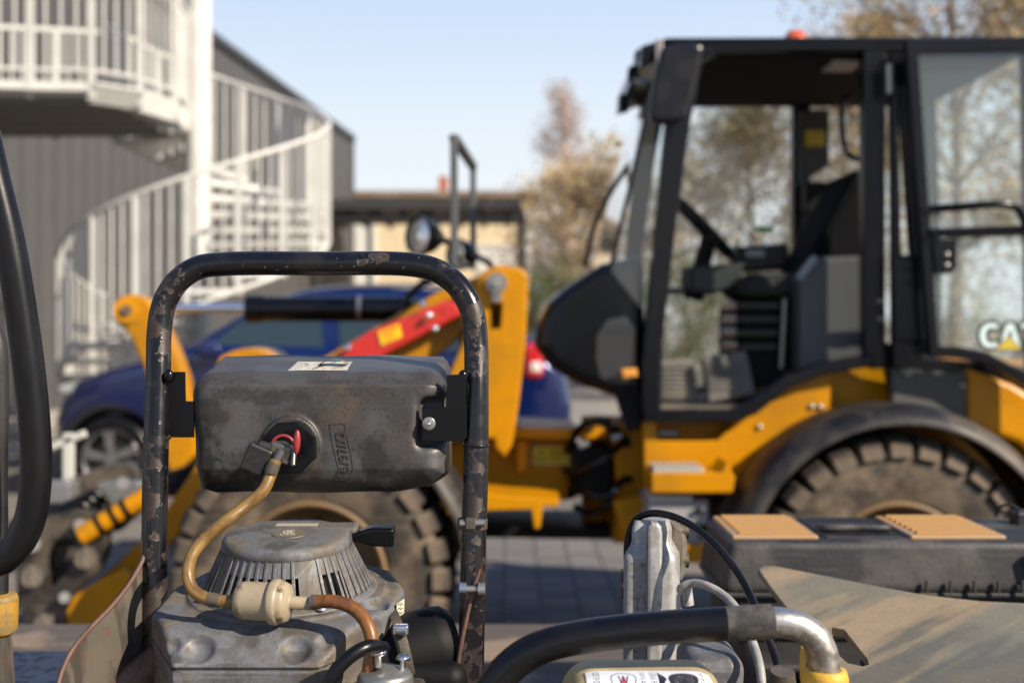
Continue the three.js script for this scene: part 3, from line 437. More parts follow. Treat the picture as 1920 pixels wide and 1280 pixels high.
  for (const l of [[[1062, 845, 5.3], [1090, 800, 5.1], [1128, 790, 5.0], [1165, 815, 5.05], [1190, 860, 5.2]], [[1068, 930, 5.3], [1084, 885, 5.08], [1120, 868, 5.0], [1158, 838, 5.05], [1196, 800, 5.2]], [[1060, 880, 5.3], [1100, 925, 5.05], [1140, 930, 5.0], [1168, 900, 5.05], [1200, 905, 5.2]], [[1080, 950, 5.25], [1110, 960, 5.1], [1150, 945, 5.05], [1180, 960, 5.2]]]) M('hydraulic_hose', tube(l.map((a) => P(...a)), .016, 40, 10), satinBlack, L);
  M('valve_block', pbox(1075, 838, 1148, 930, 5.12, .22, .012), black, L);
  for (const [x, y] of [[1086, 836], [1147, 822]]) M('hose_fitting', cyl(P(x, y, 5.0), P(x + 18, y - 6, 5.0), .016, .013, 8), zinc, L);
  M('engine_bay', box(P(1560, 0, 5.1).x, P(2330, 0, 5.1).x, .62, 1.30, -6.0, -5.08, .05), yellow, L);
  M('rear_side_panel', slab([[1815, 690], [1900, 720], [2000, 780], [2200, 850], [2200, 1000], [2050, 1000], [1990, 900], [1910, 830], [1815, 795]], 4.84, .25, .02), yellow, L);
  M('counterweight', box(P(2120, 0, 4.9).x, P(2340, 0, 4.9).x, .45, 1.35, -6.15, -4.85, .08), yellow, L);
  // ------ side panel and steps
  M('side_panel', slab([[1206, 770], [1228, 770], [1232, 826], [1345, 826], [1400, 772], [1470, 712], [1560, 690], [1556, 768], [1480, 800], [1410, 858], [1376, 925], [1210, 930]], 4.92, .05, .006), yellow, L);
  M('side_recess', slab([[1225, 775], [1400, 775], [1400, 830], [1225, 835]], 5.06, .4, .004), yellow, L); M('latch', rbox(.085, .03, .03, .01).translate(...P(1252, 812, 5.04).toArray()), zinc, L);
  M('rear_well', slab([[1440, 735], [1560, 690], [1680, 672], [1680, 800], [1460, 830]], 5.02, .5, .01), yellow, L);
  M('step_tray', slab([[1222, 886], [1352, 886], [1364, 868], [1379, 896], [1374, 924], [1222, 924]], 4.66, .22, .006), yellow, L);
  for (const [x0, x1, y, d] of [[1226, 1322, 884, 4.66], [1220, 1300, 936, 4.70]]) { const gsh = []; for (let i = 0; i < 9; i++) { const q = lerp(x0, x1, (i + .5) / 9), a = P(q, y, d); gsh.push(rbox(.014, .022, .2, .004).translate(a.x, a.y + .002, -d - .11)); } M('step_grip', boxUV(merge(gsh)), std(.62, .61, .58, .45, { metalness: .3 }), L); }
  const bb = M('battery_box', pbox(1216, 938, 1330, 985, 4.72, .35, .012), std(.30, .29, .30, .5), L); M('lock', cyl(P(1310, 958, 4.722), P(1310, 958, 4.70), .014, .014, 12), black, bb);
  M('lower_box', pbox(1226, 990, 1312, 1042, 4.75, .3, .01), std(.32, .31, .32, .5), L); M('bottom_step', pbox(1270, 1022, 1340, 1056, 4.68, .16, .008), yellow, L); M('step_hanger', slab([[1150, 940], [1218, 930], [1216, 1020], [1170, 1018]], 4.95, .06, .005), yellow, L);
  for (const [x, y] of [[1424, 800], [1522, 762], [1538, 762]]) M('panel_bolt', orient(lathe([[0, .012], [.010, .01], [.013, 0]], 10), V(0, 0, 1), P(x, y, 4.92)), zinc, L);
  // ------ lift tower, arms, cylinders
  M('lift_tower', slab([[842, 700], [868, 640], [884, 560], [903, 510], [932, 497], [976, 502], [990, 516], [986, 640], [972, 760], [960, 835], [946, 856], [930, 842], [926, 822], [842, 826]], 5.02, .07, .01, [[[914, 566], [948, 562], [944, 620], [916, 622]]]), yellow, L);
  M('lift_tower', slab([[860, 640], [903, 510], [932, 497], [985, 510], [980, 640], [965, 820], [860, 826]], 5.75, .07, .01), yellow, L);
  M('tower_web', slab([[950, 520], [978, 516], [972, 740], [945, 800]], 5.09, .66, .01), yellow, L);
  const pin = M('tower_pin', cyl(P(931, 530, 5.03), P(931, 530, 4.97), .042, .042, 24), zinc, L); M('pin_bolt', cyl(P(931, 530, 4.98), P(931, 530, 4.94), .017, .017, 6), chrome, pin); M('pin_clip', pbox(922, 545, 940, 566, 4.99, .02, .004), zinc, pin);
  const armPts = [[930, 512], [880, 522], [800, 556], [640, 652], [500, 730], [395, 830], [330, 930], [250, 1030], [130, 1130], [80, 1195], [118, 1205], [192, 1142], [300, 1042], [388, 940], [455, 858], [565, 785], [720, 722], [830, 665], [905, 585], [935, 548]];
  M('lift_arm', slab(armPts, 5.14, .09, .012, [], 1), yellow, L); M('lift_arm', slab(armPts, 5.62, .09, .012, [], 1), yellow, L);
  M('cross_tube', cyl(P(455, 850, 5.14), P(455, 850, 5.7), .09, .09, 20), yellow, L); M('arm_boss', slab([[400, 675], [440, 655], [480, 652], [520, 668], [540, 720], [400, 760]], 5.3, .3, .012, [], 1), yellow, L);
  const bell = M('tilt_lever', slab([[210, 582], [218, 560], [240, 550], [268, 556], [290, 580], [330, 660], [356, 740], [372, 850], [350, 905], [318, 900], [300, 810], [276, 705], [240, 622], [216, 606]], 5.30, .13, .012, [], 2), yellow, L);
  M('lever_pin', cyl(P(236, 581, 5.31), P(236, 581, 5.26), .022, .022, 20), steelDirt, bell); M('lever_boss', cyl(P(237, 581, 5.31), P(237, 581, 5.275), .055, .055, 28), yellow, bell);
  M('cylinder_rod', cyl(P(240, 577, 5.36), P(470, 577, 5.36), .019, .019, 24), chrome, L); const tc = M('tilt_cylinder', cyl(P(464, 579, 5.36), P(768, 579, 5.36), .054, .054, 28), satinBlack, L); M('cylinder_head', cyl(P(462, 579, 5.36), P(492, 579, 5.36), .060, .060, 28), satinBlack, tc); M('clamp_band', cyl(P(671, 579, 5.36), P(678, 579, 5.36), .058, .058, 28), zinc, tc); M('cylinder_eye', cyl(P(768, 579, 5.36), P(900, 560, 5.36), .03, .04, 16), satinBlack, L);
  const strut = M('safety_strut', slab([[560, 712], [690, 622], [838, 562], [858, 570], [862, 592], [730, 660], [600, 735]], 5.02, .05, .008, [[[786, 600], [836, 576], [842, 584], [792, 610]]]), redPaint, L);
  { const a = P(712, 618, 5.0), b = P(748, 606, 5.0), n = V(0, 0, 1), z = -5.013, q = (x, y) => { const v = P(x, y, 5.0); return V(v.x, v.y, z); }; M('strut_sticker', quad(q(714, 648), q(754, 631), q(748, 606), q(708, 622)), sticker(128, 96, (x, w, h) => { x.fillStyle = '#e8b400'; x.fillRect(0, 0, w, h); x.fillStyle = '#b01818'; x.fillRect(14, 14, 100, 12); x.fillStyle = '#8a5a10'; for (let i = 0; i < 4; i++) x.fillRect(14, 36 + i * 14, 70 + 8 * (i % 3), 6); }), strut); }
  for (const [x, y] of [[805, 592], [816, 616], [793, 570], [652, 652]]) M('strut_bolt', orient(lathe([[0, .018], [.012, .016], [.016, 0]], 12), V(0, 0, 1), P(x, y, 5.0)), chrome, strut);
  M('lift_cylinder', cyl(P(920, 800, 5.3), P(480, 860, 5.3), .05, .05, 20), satinBlack, L);
  M('lift_hose', tube([P(742, 620, 5.2), P(760, 565, 5.2), P(795, 530, 5.2), P(850, 520, 5.2), P(905, 560, 5.2)], .016, 40, 10), satinBlack, L);
  // lamps and guard hoop
  const lampShape = () => lathe([[0, .0], [.03, .005], [.062, .05], [.078, .10], [.076, .125]], 28), lens = () => lathe([[0, .126], [.05, .122], [.072, .112]], 28);
  for (const [x, y, d, dir, sc] of [[826, 447, 5.05, V(-.72, .04, .69), 1], [893, 480, 5.65, V(-.80, .04, .6), .95]]) { const at = P(x, y, d); const lg = lampShape(); lg.scale(sc, sc, sc); const m = M('work_lamp', orient(lg, dir, at), satinBlack, L); const le = lens(); le.scale(sc, sc, sc); M('lamp_lens', orient(le, dir, at), std(.72, .70, .68, .10, { metalness: .7, clearcoat: 1 }), m); const re = lathe([[.0, .128], [.035, .126], [.04, .12]], 20); re.scale(sc, sc, sc); M('lamp_bulb_cover', orient(re, dir, at), std(.75, .72, .70, .1, { metalness: .9 }), m); M('lamp_bracket', tube([at, P(x + 24, y + 14, d), P(x + 42, y + 45, d)], .014, 16, 8), satinBlack, m); }
  const hoopM = std(.075, .08, .085, .5);
  M('guard_hoop', [bar(P(852, 500, 4.95), P(851, 254, 4.95), .03, .04, .006), bar(P(851, 258, 4.95), P(887, 312, 5.9), .04, .03, .006), bar(P(887, 306, 5.9), P(887, 500, 5.9), .03, .04, .006)], hoopM, L); M('hoop_foot', bar(P(851, 498, 4.95), P(887, 498, 5.9), .03, .03, .004), hoopM, L);
  // coupler and linkage low at the front
  const couplerMat = dusty(.028, .024, .021, [.13, .10, .075], .75, .35, .55, { metalness: .2 }, 625);
  M('coupler_plate', slab([[40, 985], [110, 962], [175, 955], [200, 985], [196, 1060], [130, 1120], [120, 1180], [60, 1200], [30, 1140], [26, 1040]], 5.05, .08, .01, [[[88, 1010], [140, 1000], [150, 1040], [110, 1100], [84, 1110]]], 1), couplerMat, L);
  M('coupler_plate', slab([[40, 985], [110, 962], [175, 955], [200, 985], [196, 1060], [130, 1120], [60, 1200], [30, 1140]], 5.65, .08, .01, [], 1), couplerMat, L);
  for (const [x, y] of [[160, 1045], [83, 1172], [60, 1080]]) M('coupler_pin', cyl(P(x, y, 5.02), P(x, y, 5.75), .045, .045, 20), steelDirt, L);
  M('coupler_beam', cyl(P(20, 1000, 5.5), P(160, 1000, 5.5), .06, .06, 16), steelDirt, L);
  M('tilt_link', slab([[30, 945], [120, 900], [230, 860], [262, 880], [260, 915], [150, 960], [60, 1000]], 5.38, .08, .01, [], 1), steelDirt, L);
  M('link_bracket', [bar(P(128, 812, 5.4), P(128, 930, 5.4), .045, .03, .006), bar(P(95, 838, 5.4), P(160, 812, 5.4), .03, .03, .006)], std(.55, .54, .50, .45), L);
  for (let k = 0; k < 3; k++) M('linkage_hose', tube([P(60 + k * 22, 1010, 5.1), P(140 + k * 16, 940 - k * 8, 5.15), P(215 + k * 10, 990 - k * 12, 5.2), P(300, 900 + k * 14, 5.25), P(380, 870 + k * 10, 5.3)], .016, 40, 8), satinBlack, L);
  for (const [x, y, r] of [[60, 1020, .03], [150, 985, .026], [120, 1120, .022], [230, 905, .024]]) M('link_pin', cyl(P(x, y, 5.0), P(x, y, 5.10), r, r, 16), zinc, L);
  const linkRod = M('link_rod', cyl(P(150, 1005, 5.0), P(282, 925, 5.05), .040, .036, 20), yellow, L); for (const k of [.25, .45, .62]) { const a = P(150, 1005, 5.0).lerp(P(282, 925, 5.05), k), b = P(150, 1005, 5.0).lerp(P(282, 925, 5.05), k + .06); M('rod_band', cyl(a, b, .043, .043, 20), black, linkRod); }
  M('lower_hook', slab([[120, 1130], [180, 1088], [246, 1062], [250, 1110], [196, 1172], [130, 1196]], 4.98, .06, .008, [], 1), yellow, L);
  M('valve_cluster', pbox(180, 905, 262, 946, 5.18, .12, .01), zinc, L); M('hose_manifold', pbox(70, 905, 130, 945, 5.22, .12, .01), std(.30, .30, .31, .4, { metalness: .6 }), L);
  // ------ cab
  const near = (pts, t = .07, holes = [], d = dC) => slab(pts, d, t, .008, holes);
  const roofY0 = P(0, 92, dC).y, roofY1 = P(0, 69, dC).y;
  M('cab_roof', (() => { const g = box(P(1244, 0, dC).x, P(1955, 0, dC).x, roofY0 + .012, roofY1, -dF - .08, -dC, .03); return g; })(), cabBlack, L);
  M('roof_lining', box(P(1300, 0, dC).x, P(1930, 0, dC).x, roofY0 - .015, roofY0 + .008, -dF, -dC - .06, .005), std(.013, .013, .014, .95, { specularIntensity: .3 }), L);
  M('roof_visor', slab([[1204, 84], [1250, 70], [1300, 70], [1300, 100], [1240, 110], [1200, 128]], dC + .05, 1.15, .02), cabBlack, L);
  M('beacon', orient(lathe([[0, .13], [.035, .125], [.055, .09], [.06, .03], [.06, 0]], 24), V(0, 1, 0), V(P(1492, 0, 5.3).x, roofY1 - .002, -5.3)), std(.62, .10, .015, .2, { clearcoat: 1 }), L);
  for (const dd of [dC, dF]) {
    const k = dd === dC ? 0 : 1, conv = (l) => l.map(([x, y]) => { const v = P(x, y, dC), q = F / dd; return [CX + v.x * q, CY + (EYE - v.y) * q]; });
    M('front_pillar', near(conv([[1262, 96], [1322, 96], [1296, 225], [1268, 430], [1243, 640], [1240, 774], [1205, 774], [1204, 690], [1228, 430], [1250, 210]]), .08, [], dd), cabBlack, L);
    M('rear_pillar', near(conv([[1620, 92], [1662, 92], [1662, 690], [1636, 692], [1622, 660]]), .08, [], dd), cabBlack, L);
    M('side_rail', near(conv([[1262, 70], [1955, 67], [1955, 92], [1350, 96], [1322, 112], [1262, 112]]), .07, [], dd + .004), cabBlack, L);
    M('door_sill', near(conv([[1208, 768], [1372, 768], [1410, 752], [1470, 706], [1540, 680], [1640, 664], [1640, 686], [1550, 702], [1480, 728], [1420, 776], [1380, 792], [1208, 792]]), .09, [], dd - .01), cabBlack, L);
    M('corner_pillar', near(conv([[1925, 92], [1958, 92], [1975, 700], [1935, 690]]), .08, [], dd), cabBlack, L);
    M('rear_sill', near(conv([[1662, 640], [1700, 660], [1760, 672], [1960, 690], [1960, 720], [1815, 800], [1680, 770], [1662, 692]]), .06, [], dd + .01), cabBlack, L);
    if (k) { const q = dd + .05, z = (x, y) => { const v = P(x, y, dC); return V(v.x, v.y, -q); }; M('side_glass', quad(z(1243, 768), z(1640, 664), z(1640, 96), z(1300, 96)), glassMat, L); M('rear_side_glass', quad(z(1662, 650), z(1935, 680), z(1935, 96), z(1662, 96)), glassMat, L); M('door_grip', tube([z(1290, 540), z(1400, 540), z(1478, 540)].map((v) => V(v.x, v.y + .02, v.z + .08)), .014, 16, 8), satinBlack, L); }
    else { const z = (x, y) => { const v = P(x, y, dC); return V(v.x, v.y, -dC - .04); }; M('rear_side_glass', quad(z(1662, 650), z(1935, 680), z(1935, 96), z(1662, 96)), glassMat, L); }
  }
  { // windscreen, quarter glass and pod
    const n = (x, y) => { const v = P(x, y, dC); return v; }, bk = (v) => V(v.x, v.y, -dF); const w = [n(1146, 505), n(1222, 170)];
    M('windscreen', quad(w[0], bk(w[0]), bk(w[1]), w[1]), dirtyGlass, L); M('quarter_glass', quad(V(w[0].x, w[0].y, -dC - .03), V(n(1205, 700).x, n(1205, 580).y, -dC - .03), V(n(1250, 205).x, n(1250, 190).y, -dC - .03), V(w[1].x, w[1].y, -dC - .03)), dirtyGlass, L);
    M('screen_seal', tube([n(1222, 168), n(1186, 330), n(1144, 506)], .009, 20, 8), cabBlack, L);
    const podS = poly2([[1008, 655], [1014, 600], [1030, 566], [1062, 538], [1128, 494], [1206, 480], [1212, 748], [1160, 745], [1088, 722], [1034, 692]].map(([x, y]) => { const v = P(x, y, 4.95); return [v.x, v.y]; }));
    M('front_pod', boxUV(sdfMesh((x, y, z) => rmax(podS(x, y), Math.abs(z + 5.47) - .56 + .18 * sst(.35, .06, x - P(1006, 0, 4.95).x) * .6, .05), V(P(995, 0, 4.95).x, P(0, 775, 4.95).y, -6.1), V(P(1225, 0, 4.95).x, P(0, 465, 4.95).y, -4.85), .018)), cabBlack, L);
    M('pod_window', slab([[1122, 602], [1192, 588], [1192, 712], [1150, 728], [1116, 700]], 4.895, .02, .004, [], 1), std(.02, .022, .024, .05, { clearcoat: 1 }), L);
    M('indicator', slab([[1165, 692], [1194, 690], [1196, 706], [1168, 710]], 4.83, .05, .008), std(.65, .28, .05, .3), L); M('pillar_hinge', slab([[1152, 720], [1205, 700], [1205, 800], [1180, 812], [1164, 770]], 4.93, .1, .008), black, L);
    M('wiper', tube([P(1186, 300, 5.3), P(1150, 352, 5.28), P(1112, 430, 5.25), P(1098, 500, 5.25)], .011, 30, 8), black, L); M('wiper_tip', rbox(.03, .012, .02, .004).translate(...P(1160, 269, 5.25).toArray()), black, L);
    M('mirror', slab([[1238, 92], [1252, 84], [1312, 78], [1322, 94], [1290, 214], [1278, 226], [1226, 232], [1217, 206]], 4.60, .075, .016, [], 1), dusty(.006, .006, .010, [.030, .026, .025], .3, .4, .32, { specularIntensity: .6 }, 775), L); M('mirror_arm', tube([P(1254, 150, 4.64), P(1240, 152, 4.72), P(1215, 158, 4.8), P(1192, 150, 4.95)], .012, 20, 8), satinBlack, L); M('mirror_stay', bar(P(1236, 76, 4.82), P(1238, 150, 4.75), .028, .02, .004), std(.35, .30, .26, .4, { metalness: .5 }), L);
    for (const [x, y, w2, h2] of [[1203, 104, 20, 26], [1190, 134, 20, 24], [1172, 190, 18, 30]]) M('roof_lamp', pbox(x - w2 / 2, y - h2 / 2, x + w2 / 2, y + h2 / 2, 5.05, .1, .008), black, L); M('lamp_stalk', tube([P(1198, 130, 5.08), P(1184, 160, 5.08), P(1176, 180, 5.08)], .009, 12, 8), black, L);
  }
  // open door, swung back against the rear of the cab
  {
    const dd = 4.70, o = [[1699, 74], [1962, 66], [1975, 790], [1930, 728], [1860, 684], [1800, 672], [1744, 668]], h = [[1718, 94], [1940, 90], [1950, 715], [1900, 690], [1850, 664], [1800, 654], [1757, 652]];
    const door = M('cab_door', slab(o, dd, .045, .008, [h]), cabBlack, L, 'open cab door with large glass pane'); M('door_glass', slab(h.map(([x, y], i) => [x + (i === 0 || i === 6 ? -4 : 4), y]), dd + .018, .008, 0), dirtyGlass, door);
    M('door_bar', slab([[1746, 428], [1960, 420], [1960, 440], [1748, 446]], dd - .02, .03, .006), cabBlack, door); M('grab_handle', tube([P(1744, 392, 4.66), P(1800, 388, 4.60), P(1885, 383, 4.60), P(1910, 392, 4.62), P(1925, 425, 4.67)], .016, 40, 10), satinBlack, door);
    const hb = M('hinge_block', slab([[1750, 448], [1796, 448], [1796, 500], [1784, 512], [1756, 514]], dd - .014, .03, .006), cabBlack, door); for (const y of [477, 497]) M('hinge_bolt', orient(lathe([[0, .01], [.009, .009], [.011, 0]], 12), V(0, 0, 1), P(1776, y, dd - .014)), zinc, hb);
    const q = (x, y) => { const v = P(x, y, dd); return V(v.x, v.y, -dd - .012); };
    M('door_sticker', quad(q(1832, 668), q(1962, 668), q(1962, 588), q(1832, 588)), sticker(512, 320, (x, w, h) => { x.clearRect(0, 0, w, h); x.font = 'bold 245px sans-serif'; x.textBaseline = 'alphabetic'; x.lineJoin = 'round'; x.lineWidth = 44; x.strokeStyle = '#0c0f10'; x.strokeText('CAT', 22, 250, 470); x.fillStyle = '#c9dedd'; x.fillText('CAT', 22, 250, 470); x.fillStyle = '#b7a034'; x.beginPath(); x.moveTo(140, 272); x.lineTo(246, 165); x.lineTo(352, 272); x.closePath(); x.fill(); x.lineWidth = 8; x.stroke(); }, { transparent: true }), door);
  }
  M('latch_post', slab([[1672, 100], [1700, 100], [1742, 660], [1700, 690], [1676, 690]], 4.80, .05, .006, [[[1682, 200], [1694, 200], [1714, 480], [1688, 480]]]), cabBlack, L); M('vent_panel', slab([[1674, 480], [1726, 480], [1736, 640], [1678, 640]], 4.775, .03, .008, [[[1688, 500], [1712, 500], [1712, 512], [1688, 512]], [[1688, 524], [1713, 524], [1713, 536], [1688, 536]]]), cabBlack, L);
  for (const y of [565, 598]) M('latch_bolt', orient(lathe([[0, .012], [.010, .01], [.012, 0]], 12), V(0, 0, 1), P(1652, y, dC)), zinc, L); M('pillar_bolt', orient(lathe([[0, .022], [.014, .018], [.018, 0]], 12), V(0, 0, 1), P(1702, 700, 4.83)), zinc, L); M('door_stay', cyl(P(1667, 120, 4.78), P(1668, 175, 4.78), .012, .012, 10), zinc, L); M('grille_panel', slab([[1674, 690], [1812, 700], [1812, 795], [1745, 775], [1674, 765]], 4.83, .04, .006), std(.06, .058, .056, .7), L);
  // interior
  M('cab_floor', box(P(1215, 0, dC).x, P(1960, 0, dC).x, P(0, 790, dC).y, P(0, 768, dC).y - .004, -dF, -dC - .08, .01), dusty(.12, .105, .085, [.28, .22, .16], .8, .5, .8, {}, 760), L);
  M('seat_base', box(P(1370, 0, 5.4).x, P(1560, 0, 5.4).x, P(0, 768, dC).y, P(0, 560, 5.4).y, -5.75, -5.25, .05), black, L); M('seat_bellows', [0, 1, 2, 3].map((k) => box(P(1380, 0, 5.25).x, P(1480, 0, 5.25).x, P(0, 660 - k * 26, 5.25).y, P(0, 642 - k * 26, 5.25).y, -5.6, -5.23, .012)), satinBlack, L);
  M('seat_cushion', box(P(1375, 0, 5.4).x, P(1600, 0, 5.4).x, P(0, 560, 5.4).y, P(0, 515, 5.4).y, -5.75, -5.2, .05), dusty(.018, .018, .02, [.06, .055, .05], .4, .3, .9, {}, 770), L); M('seat_back', slab([[1500, 520], [1560, 400], [1605, 318], [1640, 318], [1650, 520]], 5.22, .5, .04), std(.007, .007, .009, .95, { specularIntensity: .2 }), L);
  M('side_console', slab([[1500, 520], [1530, 482], [1640, 478], [1640, 700], [1500, 700]], 5.06, .14, .015), std(.075, .073, .08, .6), L); M('console_edge', slab([[1496, 520], [1528, 478], [1536, 486], [1504, 528]], 5.04, .03, .004), std(.16, .2, .25, .35), L);
  M('dash_console', slab([[1292, 500], [1400, 492], [1382, 540], [1340, 552], [1296, 548]], 5.35, .3, .02), std(.03, .033, .03, .6), L); M('steering_column', cyl(P(1300, 560, 5.45), P(1330, 445, 5.4), .045, .035, 14), black, L); M('rear_dash', slab([[1380, 462], [1480, 455], [1485, 505], [1390, 510]], 5.7, .2, .02), blackPlastic, L); M('display', pbox(1400, 468, 1434, 482, 5.66, .02, .003), std(.42, .42, .42, .4), L);
  M('steering_wheel', (() => { const g = new THREE.TorusGeometry(.19, .017, 12, 48); const sp = []; for (const a of [.3, 2.6, 4.7]) sp.push(cyl(V(0, 0, 0), V(Math.cos(a) * .18, Math.sin(a) * .18, 0), .013, .011, 8)); const m = merge([g.toNonIndexed(), ...sp, cyl(V(0, 0, -.03), V(0, 0, .02), .05, .05, 20)]); m.rotateX(-Math.PI / 2); m.rotateZ(-.80); m.rotateX(.12); const p = P(1320, 428, 5.42); m.translate(p.x, p.y, p.z); return m; })(), satinBlack, L);
  const pedal = (pts, d) => { const p = M('pedal', slab(pts, d, .07, .012), pedalMat, L); const x0 = pts[0][0], x1 = pts[1][0], g = []; for (let i = 0; i < 7; i++) { const y = lerp(pts[0][1], pts[2][1], .16 + i * .115); g.push(pbox(x0 + 12, y - 2, x1 - 10, y + 1.5, d - .006, .01, .001)); } M('pedal_rib', merge(g), pedalMat, p); };
  pedal([[1232, 676], [1300, 672], [1312, 752], [1226, 750]], 5.22); pedal([[1318, 672], [1400, 658], [1420, 740], [1328, 756]], 5.16);
  M('lever_stalk', cyl(P(1465, 690, 5.2), P(1472, 560, 5.2), .010, .010, 8), zinc, L); M('grab_rail', tube([P(1598, 180, 5.1), P(1583, 190, 5.1), P(1581, 255, 5.1), P(1592, 290, 5.1), P(1622, 300, 5.0)], .014, 30, 8), satinBlack, L); M('far_box', pbox(1512, 340, 1556, 398, 5.9, .12, .012), black, L); M('cab_label', pbox(1510, 244, 1548, 274, 5.98, .01, .002), std(.45, .36, .02, .6), L); M('far_panel', slab([[1500, 205], [1556, 205], [1556, 310], [1500, 345]], 6.0, .05, .006), std(.05, .052, .055, .7), L);
  M('green_lamp', pbox(1418, 424, 1452, 434, 6.0, .02, .003), std(.03, .40, .12, .4), L); M('ceiling_sun_patch', box(P(1548, 0, 5.1).x, P(1604, 0, 5.1).x, roofY0 - .03, roofY0 - .016, -5.16, -4.98, .004), std(.42, .41, .40, .6), L);  // pale plate added under the lining, standing in for sunlight on the ceiling
}

// ---------------------------------------------------------------- trailer carrying the small machines
const BED = .75;
{
  const t = thing('flatbed_trailer', 'low flatbed trailer with wooden deck under the small machines', 'trailer', V(0, 0, -1.95));
  for (let i = 0; i < 10; i++) M('deck_plank', box(-1.9, 1.9, BED - .04, BED - rr(0, .003), -2.985 + i * .205, -2.985 + i * .205 + .199, .005), woodPlank, t);
  M('frame_beam', box(-1.9, 1.9, BED - .14, BED - .045, -2.9, -2.82, .008), zinc, t); M('frame_beam', box(-1.9, 1.9, BED - .14, BED - .045, -1.08, -1.0, .008), zinc, t); M('axle', cyl(V(.2, .28, -2.9), V(.2, .28, -1.0), .03, .03, 12), steelDirt, t);
  for (const z of [-2.85, -1.07]) { const w = new THREE.Group(); w.name = 'wheel'; w.position.copy(t.position).negate(); t.add(w); const m = new THREE.Mesh(orient(lathe([[.13, -.07], [.22, -.085], [.27, -.07], [.28, 0], [.27, .07], [.22, .085], [.13, .07]], 36), V(0, 0, 1), V(.2, .28, z)), rubber); m.name = 'tyre'; w.add(m); const r = new THREE.Mesh(orient(lathe([[.14, .06], [.12, .05], [.10, 0], [0, 0]], 24), V(0, 0, 1), V(.2, .28, z)), zinc); r.name = 'rim'; w.add(r); }
  M('axle_mount', box(.12, .28, .30, BED - .045, -2.7, -1.2, .01), zinc, t);
}

